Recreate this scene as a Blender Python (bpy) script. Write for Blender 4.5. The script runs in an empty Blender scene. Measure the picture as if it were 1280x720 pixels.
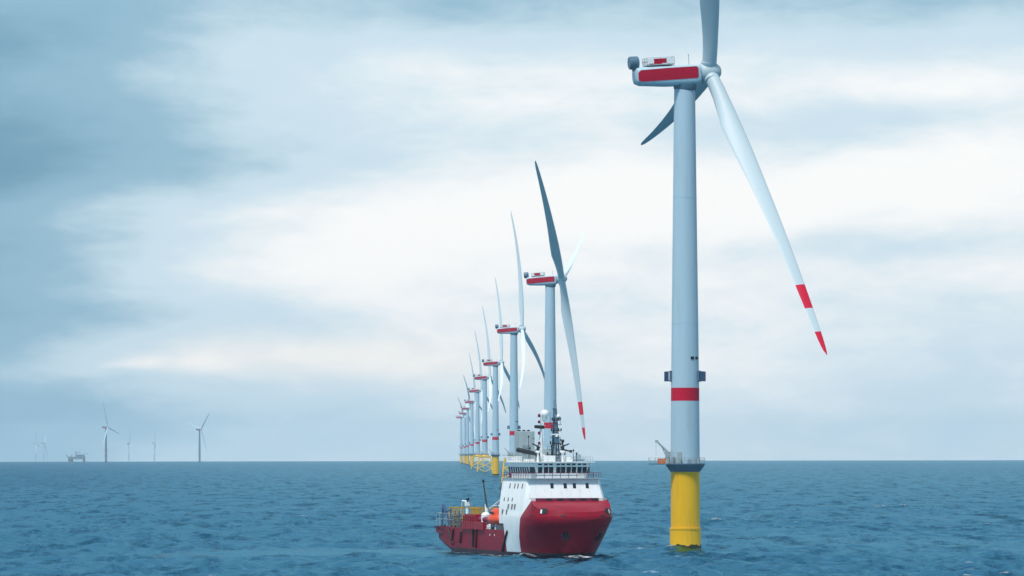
import bpy, math, random
import numpy as np
from mathutils import Vector, Matrix
random.seed(7)
rng = np.random.default_rng(11)
S = bpy.context.scene
COL = S.collection
R = math.radians
PI = math.pi
EYE = 19.75            # camera height above the sea
EARTH2 = 14.6e6        # twice the effective radius of the earth: the sea curves away

# ------------------------------------------------------------------ camera
cam = bpy.data.cameras.new('camera')
camo = bpy.data.objects.new('camera', cam)
COL.objects.link(camo)
camo.location = (0, 0, EYE)
camo.rotation_euler = (PI / 2, R(0.09), 0)
cam.sensor_width = 36
cam.lens = 36 * 5650 / 1280
cam.shift_y = 203 / 1280
cam.clip_start = 1
cam.clip_end = 120000
S.camera = camo

# ------------------------------------------------------------------ world
SUN_EL, SUN_AZ = R(62), R(-152)     # azimuth measured from +Y (view direction) towards +X
W = bpy.data.worlds.new('World')
S.world = W
W.use_nodes = True
nt = W.node_tree
for n in list(nt.nodes):
    nt.nodes.remove(n)
N, L = nt.nodes, nt.links


def M_(op, a, b=None, c=None):
    n = N.new('ShaderNodeMath')
    n.operation = op
    for i, v in enumerate((a, b, c)):
        if v is None:
            continue
        if isinstance(v, (int, float)):
            n.inputs[i].default_value = v
        else:
            L.new(v, n.inputs[i])
    return n.outputs[0]


tc = N.new('ShaderNodeTexCoord')
sx = N.new('ShaderNodeSeparateXYZ')
L.new(tc.outputs['Generated'], sx.inputs[0])
az = M_('ARCTAN2', sx.outputs[0], sx.outputs[1])
el = M_('ARCSINE', sx.outputs[2])
U0 = M_('MULTIPLY', az, 5650 / 1280)         # azimuth, one unit = 13 degrees
V0 = M_('MULTIPLY', el, 5650 / 720)          # elevation, one unit = 7.3 degrees


def noise(scale_u, scale_v, off, detail=4, rough=0.5, dist=0.0):
    cx = N.new('ShaderNodeCombineXYZ')
    L.new(M_('MULTIPLY', U0, scale_u), cx.inputs[0])
    L.new(M_('MULTIPLY', V0, scale_v), cx.inputs[1])
    cx.inputs[2].default_value = off
    t = N.new('ShaderNodeTexNoise')
    t.inputs['Scale'].default_value = 1
    t.inputs['Detail'].default_value = detail
    t.inputs['Roughness'].default_value = rough
    t.inputs['Distortion'].default_value = dist
    L.new(cx.outputs[0], t.inputs['Vector'])
    return t.outputs['Fac']


w1 = noise(2.2, 5.0, 3.1, 4, 0.55)
w2 = noise(1.7, 4.2, 9.7, 4, 0.55)
U = M_('ADD', U0, M_('MULTIPLY', M_('SUBTRACT', w1, 0.5), 0.34))
V = M_('ADD', V0, M_('MULTIPLY', M_('SUBTRACT', w2, 0.5), 0.13))


def blob(x, y, sxp, syp, amp, slope=0.0):
    """one cloud bank: centre and half widths in 1/1280ths of 13 deg, tilted by slope"""
    u = M_('DIVIDE', M_('SUBTRACT', U, (x - 640) / 1280), sxp / 1280)
    du = M_('SUBTRACT', U, (x - 640) / 1280)
    v = M_('SUBTRACT', V, (563 - y) / 720)
    v = M_('SUBTRACT', v, M_('MULTIPLY', du, slope))
    v = M_('DIVIDE', v, syp / 720)
    q = M_('ADD', M_('MULTIPLY', u, u), M_('MULTIPLY', v, v))
    return M_('MULTIPLY', M_('POWER', 2.71828, M_('MULTIPLY', q, -1.0)), amp)


BLOBS = [
    (20, 50, 480, 90, -0.26, 0.05), (170, 185, 380, 50, -0.25, 0.10), (660, 0, 420, 55, -0.26, 0),
    (-60, 330, 260, 200, -0.12, 0), (1230, -20, 360, 70, -0.30, 0), (-170, 330, 330, 700, -0.52, 0), (1000, 150, 260, 26, -0.16, 0.10),
    (560, 285, 380, 62, 0.20, 0.10), (1120, 225, 330, 50, 0.22, 0.12), (560, 110, 200, 36, 0.06, 0.0),
    (1100, 95, 220, 30, 0.06, 0), (250, 395, 300, 26, -0.12, 0.02), (950, 300, 200, 26, -0.09, 0.05),
    (1180, 350, 230, 40, 0.08, 0), (400, 455, 260, 26, 0.12, 0.03), (215, 466, 42, 11, 0.17, 0.0), (300, 462, 34, 12, 0.12, 0.0), (215, 484, 70, 9, -0.10, 0.0),
    (760, 480, 400, 60, 0.04, 0), (100, 545, 420, 60, -0.20, 0), (1150, 470, 260, 70, -0.05, 0),
    (1000, 560, 400, 40, -0.05, 0),
]
tot = None
for b_ in BLOBS:
    o = blob(*b_)
    tot = o if tot is None else M_('ADD', tot, o)
n1 = noise(3.2, 6.5, 1.3, 6, 0.58, 0.3)
n2 = noise(11.0, 15.0, 5.3, 6, 0.6, 0.3)
tot = M_('ADD', tot, M_('MULTIPLY', M_('SUBTRACT', n1, 0.5), 0.45))
tot = M_('ADD', tot, M_('MULTIPLY', M_('SUBTRACT', n2, 0.5), 0.24))
# large cloud decks over the whole dome
big = N.new('ShaderNodeTexNoise')
big.inputs['Scale'].default_value = 2.3
big.inputs['Detail'].default_value = 5
L.new(tc.outputs['Generated'], big.inputs['Vector'])
tot = M_('ADD', tot, M_('MULTIPLY', M_('SUBTRACT', big.outputs['Fac'], 0.5), 0.25))
tot = M_('ADD', tot, 0.835)
tot = M_('ADD', tot, M_('MULTIPLY', M_('MINIMUM', M_('SUBTRACT', sx.outputs[1], 0.30), 0.0), 0.42))  # unseen sky behind the camera darkened so facing sides get less light
# unseen sky overhead is darkened to cut the ambient light
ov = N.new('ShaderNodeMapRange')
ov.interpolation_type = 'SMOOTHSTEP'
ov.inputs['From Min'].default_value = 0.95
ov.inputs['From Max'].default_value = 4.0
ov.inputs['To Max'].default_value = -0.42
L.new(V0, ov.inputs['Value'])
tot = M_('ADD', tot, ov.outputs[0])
ramp = N.new('ShaderNodeValToRGB')
ramp.color_ramp.interpolation = 'EASE'
cr = ramp.color_ramp.elements
cr[0].position, cr[0].color = 0.0, (0.13, 0.31, 0.46, 1)
cr[1].position, cr[1].color = 1.0, (1.0, 1.0, 1.0, 1)
e = cr.new(0.36); e.color = (0.27, 0.48, 0.63, 1)
e = cr.new(0.66); e.color = (0.60, 0.76, 0.87, 1)
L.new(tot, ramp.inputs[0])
sky = N.new('ShaderNodeTexSky')
sky.sky_type = 'NISHITA'
sky.sun_disc = False
sky.sun_elevation = SUN_EL
sky.sun_rotation = SUN_AZ
sky.air_density = 1.5
sky.dust_density = 2.0
skb = N.new('ShaderNodeMixRGB')
skb.blend_type = 'MULTIPLY'
skb.inputs[0].default_value = 1
L.new(sky.outputs[0], skb.inputs[1])
skb.inputs[2].default_value = (0.1, 0.1, 0.1, 1)
mix = N.new('ShaderNodeMixRGB')
mix.inputs[0].default_value = 0.90           # cloud cover
L.new(skb.outputs[0], mix.inputs[1])
L.new(ramp.outputs[0], mix.inputs[2])
warm = N.new('ShaderNodeMixRGB')             # the low cloud tops are faintly cream
warm.blend_type = 'MULTIPLY'
L.new(blob(420, 452, 260, 38, 0.8), warm.inputs[0])
L.new(mix.outputs[0], warm.inputs[1])
warm.inputs[2].default_value = (1.0, 0.965, 0.92, 1)
bg = N.new('ShaderNodeBackground')
bg.inputs[1].default_value = 1.06
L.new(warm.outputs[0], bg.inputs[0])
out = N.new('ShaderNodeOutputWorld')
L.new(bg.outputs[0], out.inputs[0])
W.cycles.sampling_method = 'MANUAL'
W.cycles.sample_map_resolution = 2048

# ------------------------------------------------------------------ sun, exposure
sun = bpy.data.lights.new('sun', 'SUN')
sun.energy = 4.0
sun.angle = R(10)
sun.color = (1.0, 0.96, 0.9)
suno = bpy.data.objects.new('sun', sun)
COL.objects.link(suno)
sd = Vector((math.sin(SUN_AZ) * math.cos(SUN_EL), math.cos(SUN_AZ) * math.cos(SUN_EL), math.sin(SUN_EL)))
suno.rotation_euler = sd.to_track_quat('Z', 'Y').to_euler()
suno.location = (-200, -300, 400)
S.view_settings.view_transform = 'Standard'
S.view_settings.look = 'None'
S.view_settings.exposure = 0.0
S.view_settings.gamma = 1.0
S.view_settings.use_curve_mapping = False
S.render.engine = 'CYCLES'
S.cycles.use_denoising = True
S.cycles.max_bounces = 8
S.cycles.volume_bounces = 3
S.cycles.sample_clamp_indirect = 6


# ------------------------------------------------------------------ materials
def mat(name, col, rough=0.5, metal=0.0, var=0.08, scale=0.4, dirt=None, dirt_amt=0.0, streak=True, spec=0.4, seams=0.0):
    m = bpy.data.materials.new(name)
    m.use_nodes = True
    t = m.node_tree
    b = t.nodes['Principled BSDF']
    b.inputs['Roughness'].default_value = rough
    b.inputs['Metallic'].default_value = metal
    b.inputs['Specular IOR Level'].default_value = spec
    tcn = t.nodes.new('ShaderNodeTexCoord')
    mp = t.nodes.new('ShaderNodeMapping')
    mp.inputs['Scale'].default_value = (scale, scale, scale * (0.15 if streak else 1))
    t.links.new(tcn.outputs['Object'], mp.inputs[0])
    nz = t.nodes.new('ShaderNodeTexNoise')
    nz.inputs['Scale'].default_value = 1
    nz.inputs['Detail'].default_value = 6
    nz.inputs['Roughness'].default_value = 0.6
    t.links.new(mp.outputs[0], nz.inputs['Vector'])
    r = t.nodes.new('ShaderNodeValToRGB')
    r.color_ramp.elements[0].position = 0.3
    r.color_ramp.elements[1].position = 0.7
    lo = [max(0, c * (1 - var)) for c in col]
    hi = [min(1, c * (1 + var)) for c in col]
    r.color_ramp.elements[0].color = (*lo, 1)
    r.color_ramp.elements[1].color = (*hi, 1)
    t.links.new(nz.outputs['Fac'], r.inputs[0])
    last = r.outputs[0]
    if dirt is not None:
        mp2 = t.nodes.new('ShaderNodeMapping')
        mp2.inputs['Scale'].default_value = (scale * 2.3, scale * 2.3, scale * 0.25)
        mp2.inputs['Location'].default_value = (3, 7, 1)
        t.links.new(tcn.outputs['Object'], mp2.inputs[0])
        n2_ = t.nodes.new('ShaderNodeTexNoise')
        n2_.inputs['Scale'].default_value = 1
        n2_.inputs['Detail'].default_value = 8
        n2_.inputs['Roughness'].default_value = 0.65
        t.links.new(mp2.outputs[0], n2_.inputs['Vector'])
        r2 = t.nodes.new('ShaderNodeValToRGB')
        r2.color_ramp.elements[0].position = 0.52
        r2.color_ramp.elements[0].color = (0, 0, 0, 1)
        r2.color_ramp.elements[1].position = 0.74
        r2.color_ramp.elements[1].color = (dirt_amt,) * 3 + (1,)
        t.links.new(n2_.outputs['Fac'], r2.inputs[0])
        mx = t.nodes.new('ShaderNodeMixRGB')
        t.links.new(r2.outputs[0], mx.inputs[0])
        t.links.new(last, mx.inputs[1])
        mx.inputs[2].default_value = (*dirt, 1)
        last = mx.outputs[0]
    if seams:
        sp_ = t.nodes.new('ShaderNodeSeparateXYZ')
        cb_ = t.nodes.new('ShaderNodeCombineXYZ')
        t.links.new(tcn.outputs['Object'], sp_.inputs[0])
        sm_ = t.nodes.new('ShaderNodeMath')
        sm_.operation = 'ADD'
        t.links.new(sp_.outputs[0], sm_.inputs[0])
        t.links.new(sp_.outputs[1], sm_.inputs[1])
        t.links.new(sm_.outputs[0], cb_.inputs[0])
        t.links.new(sp_.outputs[2], cb_.inputs[1])
        bk_ = t.nodes.new('ShaderNodeTexBrick')
        bk_.inputs['Scale'].default_value = 1
        bk_.inputs['Brick Width'].default_value = 5.5
        bk_.inputs['Row Height'].default_value = 1.85
        bk_.inputs['Mortar Size'].default_value = 0.05
        bk_.inputs['Mortar Smooth'].default_value = 0.4
        bk_.inputs['Color1'].default_value = (1, 1, 1, 1)
        bk_.inputs['Color2'].default_value = (1 - seams * .6,) * 3 + (1,)
        bk_.inputs['Mortar'].default_value = (1 - seams * 2.2,) * 3 + (1,)
        t.links.new(cb_.outputs[0], bk_.inputs['Vector'])
        mm_ = t.nodes.new('ShaderNodeMixRGB')
        mm_.blend_type = 'MULTIPLY'
        mm_.inputs[0].default_value = 1
        t.links.new(last, mm_.inputs[1])
        t.links.new(bk_.outputs[0], mm_.inputs[2])
        last = mm_.outputs[0]
    t.links.new(last, b.inputs['Base Color'])
    return m


TOWER = mat('tower_paint', (0.39, 0.52, 0.60), 0.5, var=0.04, scale=0.3, dirt=(0.25, 0.27, 0.26), dirt_amt=0.25)
BLADE = mat('blade_paint', (0.42, 0.50, 0.54), 0.5, var=0.03, scale=0.2)
BAND = mat('red_band_paint', (0.50, 0.006, 0.035), 0.5, var=0.08, scale=0.4, spec=0.15)
NRED = mat('nacelle_red', (0.42, 0.004, 0.03), 0.5, var=0.06, spec=0.15)
GREYB = mat('grey_blue_steel', (0.07, 0.14, 0.20), 0.5, var=0.12)
DARKB = mat('dark_blue_box', (0.02, 0.06, 0.14), 0.5, var=0.1)
YEL = mat('yellow_paint', (0.78, 0.42, 0.004), 0.45, var=0.06, scale=0.5, dirt=(0.40, 0.22, 0.03), dirt_amt=0.35)
YELD = mat('worn_yellow_paint', (0.50, 0.29, 0.02), 0.6, var=0.2, scale=0.8, dirt=(0.08, 0.07, 0.05), dirt_amt=0.6)
YELP = mat('yellow_jacket_paint', (0.80, 0.47, 0.03), 0.5, var=0.06)
ALGAE = mat('algae', (0.03, 0.035, 0.02), 0.8, var=0.4, scale=1.5, streak=False)
GALV = mat('galvanised_steel', (0.30, 0.36, 0.38), 0.5, var=0.12)
RED = mat('hull_red', (0.28, 0.003, 0.022), 0.42, spec=0.12, var=0.10, scale=0.35, dirt=(0.09, 0.018, 0.015), dirt_amt=0.7, seams=0.12)
WHITE = mat('white_paint', (0.80, 0.81, 0.81), 0.4, var=0.03, scale=0.4, dirt=(0.50, 0.43, 0.36), dirt_amt=0.45, seams=0.03)
BOOT = mat('boot_topping', (0.035, 0.010, 0.02), 0.6, var=0.3, scale=0.6)
BLACK = mat('black_rubber', (0.012, 0.013, 0.018), 0.65, var=0.3)
GLASS = mat('dark_glass', (0.012, 0.022, 0.04), 0.08, var=0.1, spec=0.6)
DECK = mat('deck_grey', (0.12, 0.16, 0.17), 0.7, var=0.2, streak=False)
GREY = mat('grey_paint', (0.34, 0.40, 0.42), 0.5, var=0.06, scale=0.5, dirt=(0.15, 0.16, 0.15), dirt_amt=0.4)
ORANGE = mat('rescue_orange', (0.68, 0.06, 0.015), 0.45, var=0.06)
CRATE = mat('orange_crate', (0.55, 0.14, 0.03), 0.6, var=0.15)
MAROON = mat('maroon_paint', (0.18, 0.015, 0.06), 0.5, var=0.1)
FARST = mat('far_steel', (0.14, 0.19, 0.23), 0.6, var=0.15)


# ------------------------------------------------------------------ mesh helpers
class MB:
    def __init__(self):
        self.v, self.f, self.m = [], [], []

    def add(self, vs, fs, mi=0):
        o = len(self.v)
        self.v += [tuple(p) for p in vs]
        self.f += [tuple(i + o for i in f) for f in fs]
        self.m += [mi] * len(fs)

    def box(self, c, s, rot=None, mi=0, taper=1.0):
        vs = []
        for z in (-1, 1):
            k = taper if z > 0 else 1
            for x, y in ((-1, -1), (1, -1), (1, 1), (-1, 1)):
                p = Vector((x * s[0] / 2 * k, y * s[1] / 2 * k, z * s[2] / 2))
                if rot is not None:
                    p = rot @ p
                vs.append(p + Vector(c))
        self.add(vs, [(3, 2, 1, 0), (4, 5, 6, 7), (0, 1, 5, 4), (1, 2, 6, 5), (2, 3, 7, 6), (3, 0, 4, 7)], mi)

    def tube(self, a, b, r, r2=None, n=10, mi=0, caps=True):
        a, b = Vector(a), Vector(b)
        r2 = r if r2 is None else r2
        d = (b - a).normalized()
        u = d.orthogonal().normalized()
        w = d.cross(u)
        vs = []
        for p, q in ((a, r), (b, r2)):
            for i in range(n):
                t = 2 * PI * i / n
                vs.append(p + (u * math.cos(t) + w * math.sin(t)) * q)
        fs = [(i, (i + 1) % n, n + (i + 1) % n, n + i) for i in range(n)]
        if caps:
            fs += [tuple(range(n - 1, -1, -1)), tuple(range(n, 2 * n))]
        self.add(vs, fs, mi)

    def lathe(self, prof, c=(0, 0, 0), n=40, mi=0, axis='z', mis=None):
        """prof: list of (radius, height) from the bottom to the top"""
        vs = []
        for r, z in prof:
            for i in range(n):
                t = 2 * PI * i / n
                if axis == 'z':
                    p = (r * math.cos(t), r * math.sin(t), z)
                else:
                    p = (z, r * math.cos(t), r * math.sin(t))
                vs.append((p[0] + c[0], p[1] + c[1], p[2] + c[2]))
        for k in range(len(prof) - 1):
            o = len(self.v)
            self.add([], [], 0)
        base = len(self.v)
        self.v += vs
        for k in range(len(prof) - 1):
            for i in range(n):
                j = (i + 1) % n
                self.f.append((base + k * n + i, base + k * n + j, base + (k + 1) * n + j, base + (k + 1) * n + i))
                self.m.append(mis[k] if mis else mi)
        self.f.append(tuple(base + i for i in range(n - 1, -1, -1)))
        self.m.append(mis[0] if mis else mi)
        o = base + (len(prof) - 1) * n
        self.f.append(tuple(o + i for i in range(n)))
        self.m.append(mis[-1] if mis else mi)

    def ball(self, c, r, mi=0, sz=(1, 1, 1), n=16):
        prof = []
        for k in range(n // 2 + 1):
            t = -PI / 2 + PI * k / (n // 2)
            prof.append((max(0.001, r * math.cos(t)), r * math.sin(t)))
        o = len(self.v)
        self.lathe(prof, (0, 0, 0), n, mi)
        for i in range(o, len(self.v)):
            p = self.v[i]
            self.v[i] = (p[0] * sz[0] + c[0], p[1] * sz[1] + c[1], p[2] * sz[2] + c[2])

    def grid(self, rows, mi=0, close=False, mfun=None):
        nr, nc = len(rows), len(rows[0])
        o = len(self.v)
        for r in rows:
            self.v += [tuple(p) for p in r]
        for i in range(nr - 1):
            for j in range(nc if close else nc - 1):
                k = (j + 1) % nc
                self.f.append((o + i * nc + j, o + i * nc + k, o + (i + 1) * nc + k, o + (i + 1) * nc + j))
                self.m.append(mfun(i, j) if mfun else mi)

    def build(self, name, mats, parent=None, smooth=False, bevel=0.0):
        me = bpy.data.meshes.new(name)
        me.from_pydata(self.v, [], self.f)
        for m in (mats if isinstance(mats, (list, tuple)) else [mats]):
            me.materials.append(m)
        me.polygons.foreach_set('material_index', self.m)
        me.validate()
        import bmesh
        bm = bmesh.new()
        bm.from_mesh(me)
        bmesh.ops.remove_doubles(bm, verts=bm.verts, dist=0.0005)
        bmesh.ops.recalc_face_normals(bm, faces=bm.faces)
        if bevel:
            es = [e_ for e_ in bm.edges if len(e_.link_faces) == 2 and e_.calc_face_angle(0) > 0.6]
            bmesh.ops.bevel(bm, geom=es, offset=bevel, segments=2, affect='EDGES', profile=0.6)
        bm.to_mesh(me)
        bm.free()
        if smooth:
            me.polygons.foreach_set('use_smooth', [True] * len(me.polygons))
            me.set_sharp_from_angle(angle=R(smooth if smooth is not True else 35))
        o = bpy.data.objects.new(name, me)
        COL.objects.link(o)
        if parent is not None:
            o.parent = parent
        return o


def tag(o, label=None, cat=None, group=None, kind=None):
    if label:
        o['label'] = label
    if cat:
        o['category'] = cat
    if group:
        o['group'] = group
    if kind:
        o['kind'] = kind
    return o


def empty(name, loc, rz=0):
    o = bpy.data.objects.new(name, None)
    o.location = loc
    o.rotation_euler = (0, 0, rz)
    o.empty_display_size = 1
    COL.objects.link(o)
    return o


def copy_tree(o, parent=None):
    c = o.copy()
    COL.objects.link(c)
    if parent is not None:
        c.parent = parent
    for ch in [x for x in KIDS.get(o, [])]:
        copy_tree(ch, c)
    return c


KIDS = {}


def index_kids():
    KIDS.clear()
    for o in bpy.data.objects:
        if o.parent is not None:
            KIDS.setdefault(o.parent, []).append(o)


def sea_z(x, y):
    return -(x * x + y * y) / EARTH2


def at(px, d):
    """a point on the sea at distance d along the bearing px"""
    x = (px - 640) / 5650 * d
    return (x, d, sea_z(x, d))


# ------------------------------------------------------------------ ship frame (needed by the sea for wake and foam)
SHIP_A = R(16)
SHIP_O = Vector((12.1, 833.0, 0.0))


def ship_world(x, y, z=0):
    return Vector((SHIP_O.x + x * math.cos(SHIP_A) - y * math.sin(SHIP_A),
                   SHIP_O.y + x * math.sin(SHIP_A) + y * math.cos(SHIP_A), z))


T1 = at(856.5, 899)


# ------------------------------------------------------------------ the sea: one curved sheet with real waves
def build_sea():
    # angular columns: fine inside the picture, coarse for the rest of the circle
    fine = np.linspace(-R(7.8), R(7.8), 860)
    coarse = np.linspace(R(7.8), 2 * PI - R(7.8), 150)[1:-1]
    th = np.concatenate([fine, coarse])
    nf = len(fine)
    rs = [2.0]
    while rs[-1] < 640:
        rs.append(rs[-1] + max(2.0, 0.04 * rs[-1]))
    rs[-1] = 640.0
    while rs[-1] < 27000:
        r = rs[-1]
        rs.append(r + 0.62 * max(1.0, (r / 800.0)) ** 1.5)
    rs = np.array(rs)
    dr = np.gradient(rs)
    dth = np.full(len(th), (2 * PI - R(15.6)) / 150)
    dth[:nf] = R(15.6) / (nf - 1)
    Rg, Tg = np.meshgrid(rs, th, indexing='ij')
    X = (Rg * np.sin(Tg)).ravel().astype(np.float64)
    Y = (Rg * np.cos(Tg)).ravel()
    sp = np.maximum(np.broadcast_to(dr[:, None], Rg.shape), Rg * dth[None, :]).ravel()
    Z = np.zeros_like(X)
    DX = np.zeros_like(X)
    DY = np.zeros_like(X)
    # calmer water in the wake astern and beside the ship
    sa, ca = math.sin(SHIP_A), math.cos(SHIP_A)
    lx = (X - SHIP_O.x) * ca + (Y - SHIP_O.y) * sa
    ly = -(X - SHIP_O.x) * sa + (Y - SHIP_O.y) * ca
    calm = np.ones_like(X)
    # slick drifting away to the left of the ship's side
    yc = 872 + 0.10 * (X + 20)
    slick = np.exp(-((Y - yc + 10 * np.sin(X / 17.0)) / 24.0) ** 2) * np.clip((2 - X) / 12, 0, 1) * np.clip((X + 72) / 25, 0, 1)
    slick = np.minimum(1, 1.6 * slick)
    calm -= 0.97 * slick
    comps = []
    for i in range(150):
        lam = 1.6 * (34 / 1.6) ** ((i + rng.random()) / 150)
        d = R(248) + rng.normal(0, 0.75)
        a = (0.047 * math.exp(-(math.log(lam / 11.0) / 0.75) ** 2 / 1.4) + 0.014 * math.exp(-(math.log(lam / 3.6) / 0.5) ** 2) + 0.003 * lam ** 0.4) * (0.6 + 0.8 * rng.random())
        comps.append((lam, d, a, rng.random() * 2 * PI))
    patch = 0.75 + 0.45 * (np.sin(X / 61 + 1.3 + 0.8 * np.sin(Y / 190)) * np.sin(Y / 97 + 0.5 + X / 140)) \
        + 0.18 * np.sin(X / 23 + Y / 71)
    for lam, d, a, ph in comps:
        k = 2 * PI / lam
        w = np.clip((lam / sp - 2.2) / 2.2, 0, 1)
        act = w > 0
        if not act.any():
            continue
        arg = k * (X[act] * math.cos(d) + Y[act] * math.sin(d)) + ph
        aa = a * w[act] * calm[act] * (patch[act] if lam < 9 else 1.0)
        Z[act] += aa * np.cos(arg)
        q = 0.45 * aa * np.sin(arg)
        DX[act] -= q * math.cos(d)
        DY[act] -= q * math.sin(d)
    base = -(X * X + Y * Y) / EARTH2
    # foam: breaking crests, the ring round the pile, the bow and side of the ship, plus painted sheen on the slick
    foam_sheen = np.zeros_like(X)
    n = rng.random(len(X))
    zq = np.quantile(Z[sp < 1.2], 0.9982)
    crest = np.clip((Z - zq) / 0.2, 0, 1)
    foam_sheen += 0.6 * crest * (sp < 3)
    dp = np.hypot(X - T1[0], Y - T1[1])
    jit = 0.6 + 0.4 * np.sin(X * 1.9 + 2 * np.sin(Y * 0.9)) * np.sin(Y * 1.3 + X * 0.6)
    foam_sheen += 1.1 * np.clip(1 - np.abs(dp - 3.6) / 2.6, 0, 1) * jit
    tail = np.clip((X - T1[0] + 17) / 8, 0, 1) * np.clip((T1[0] - X) / 3, 0, 1) * np.exp(-((Y - T1[1] + 3) / 4.0) ** 2)
    foam_sheen += 0.8 * tail * jit
    rt_ = np.clip((T1[0] + 14 - X) / 8, 0, 1) * np.clip((X - T1[0]) / 3, 0, 1) * np.exp(-((Y - T1[1] + 4) / 4.0) ** 2)
    foam_sheen += 0.6 * rt_ * jit
    wl = np.interp(ly, [-2, 3, 5, 9, 15, 21, 55], [0.3, .6, 4.0, 6.4, 7.8, 8.3, 8.5])
    near = np.clip(1 - np.abs(np.abs(lx) - wl - 0.8) / 1.8, 0, 1) * (ly > -3) * (ly < 66)
    foam_sheen += near * jit * np.where(ly < 16, 1.2, 0.6)
    foam_sheen += 0.42 * slick * (0.5 + 0.5 * np.sin(Y * 0.55 + 3 * np.sin(X / 9)))  # pale colour on the slick stands in for its sky sheen
    foam_sheen = np.clip(foam_sheen, 0, 1)
    co = np.stack([X + DX, Y + DY, base + Z], 1)
    nr, nc = len(rs), len(th)
    i = np.arange(nr - 1)[:, None]
    j = np.arange(nc)[None, :]
    jn = (j + 1) % nc
    quads = np.stack([i * nc + j, (i + 0) * nc + jn, (i + 1) * nc + jn, (i + 1) * nc + j], -1).reshape(-1, 4)
    quads = quads[:, ::-1]
    # the disc under the camera
    me = bpy.data.meshes.new('sea')
    nv = len(co)
    me.vertices.add(nv)
    me.vertices.foreach_set('co', co.ravel().astype(np.float32))
    nq = len(quads)
    me.loops.add(nq * 4 + nc)
    me.polygons.add(nq + 1)
    lv = np.concatenate([quads.ravel(), np.arange(nc)]).astype(np.int32)
    me.loops.foreach_set('vertex_index', lv)
    me.polygons.foreach_set('loop_start', np.concatenate([np.arange(nq) * 4, [nq * 4]]).astype(np.int32))
    me.polygons.foreach_set('use_smooth', np.ones(nq + 1, dtype=bool))
    me.update(calc_edges=True)
    at_ = me.attributes.new('foam_sheen', 'FLOAT', 'POINT')
    at_.data.foreach_set('value', foam_sheen.astype(np.float32))
    ac = me.attributes.new('calm', 'FLOAT', 'POINT')
    ac.data.foreach_set('value', calm.astype(np.float32))
    o = bpy.data.objects.new('sea', me)
    COL.objects.link(o)
    tag(o, kind='structure')
    print('sea verts', nv)
    # material
    m = bpy.data.materials.new('sea_water')
    m.use_nodes = True
    t = m.node_tree
    nn, ll = t.nodes, t.links
    nn.remove(nn['Principled BSDF'])
    dif = nn.new('ShaderNodeBsdfDiffuse')          # light coming back up out of the water
    glo = nn.new('ShaderNodeBsdfGlossy')           # the sky mirrored in the ripples
    glo.inputs['Color'].default_value = (0.14, 0.355, 0.485, 1)
    fre = nn.new('ShaderNodeFresnel')
    fre.inputs['IOR'].default_value = 1.33
    lim = nn.new('ShaderNodeMath')
    lim.operation = 'MULTIPLY'
    pw = nn.new('ShaderNodeMath')
    pw.operation = 'POWER'
    pw.inputs[1].default_value = 2.5
    ll.new(fre.outputs[0], pw.inputs[0])
    ll.new(pw.outputs[0], lim.inputs[0])
    lim.inputs[1].default_value = SEA_SPEC         # ripples below the mesh's size keep the sea from mirroring fully
    mxs = nn.new('ShaderNodeMixShader')
    ll.new(lim.outputs[0], mxs.inputs[0])
    ll.new(dif.outputs[0], mxs.inputs[1])
    ll.new(glo.outputs[0], mxs.inputs[2])
    ll.new(mxs.outputs[0], [q for q in nn if q.type == 'OUTPUT_MATERIAL'][0].inputs['Surface'])
    tcn = nn.new('ShaderNodeTexCoord')

    def nz(scale, stretch, detail, off=0):
        mp = nn.new('ShaderNodeMapping')
        mp.inputs['Scale'].default_value = (scale, scale * stretch, scale)
        mp.inputs['Rotation'].default_value = (0, 0, R(22))
        mp.inputs['Location'].default_value = (off, off * 2, 0)
        ll.new(tcn.outputs['Object'], mp.inputs[0])
        q = nn.new('ShaderNodeTexNoise')
        q.inputs['Scale'].default_value = 1
        q.inputs['Detail'].default_value = detail
        q.inputs['Roughness'].default_value = 0.6
        ll.new(mp.outputs[0], q.inputs['Vector'])
        return q.outputs['Fac']

    at1 = nn.new('ShaderNodeAttribute')
    at1.attribute_name = 'calm'
    at2 = nn.new('ShaderNodeAttribute')
    at2.attribute_name = 'foam_sheen'
    b1 = nn.new('ShaderNodeBump')
    b1.inputs['Distance'].default_value = 1.0
    ml = nn.new('ShaderNodeMath')
    ml.operation = 'MULTIPLY'
    ll.new(at1.outputs['Fac'], ml.inputs[0])
    ml.inputs[1].default_value = 0.18
    ll.new(ml.outputs[0], b1.inputs['Strength'])
    ad = nn.new('ShaderNodeMath')
    ad.operation = 'MULTIPLY_ADD'
    ll.new(nz(0.30, 0.75, 5), ad.inputs[0])
    ad.inputs[1].default_value = 0.6
    ll.new(nz(1.3, 0.8, 3, 5), ad.inputs[2])
    ll.new(ad.outputs[0], b1.inputs['Height'])
    for q in (dif, glo, fre):
        ll.new(b1.outputs[0], q.inputs['Normal'])
    # foam broken up by noise
    fr = nn.new('ShaderNodeMath')
    fr.operation = 'MULTIPLY'
    rr = nn.new('ShaderNodeValToRGB')
    rr.color_ramp.elements[0].position = 0.38
    rr.color_ramp.elements[1].position = 0.54
    ll.new(nz(0.9, 0.7, 6, 9), rr.inputs[0])
    ll.new(at2.outputs['Fac'], fr.inputs[0])
    ll.new(rr.outputs[0], fr.inputs[1])
    nf_ = nn.new('ShaderNodeMath')
    nf_.operation = 'MULTIPLY_ADD'
    ll.new(fr.outputs[0], nf_.inputs[0])
    nf_.inputs[1].default_value = -0.95
    nf_.inputs[2].default_value = 1.0
    # streak noise scales how much sky is mirrored, adding light and dark ripple contrast
    gu = nz(0.11, 0.13, 7, 13)
    gu.node.inputs['Roughness'].default_value = 0.74
    gm = nn.new('ShaderNodeMapRange')
    gm.inputs['From Min'].default_value = 0.36
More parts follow.
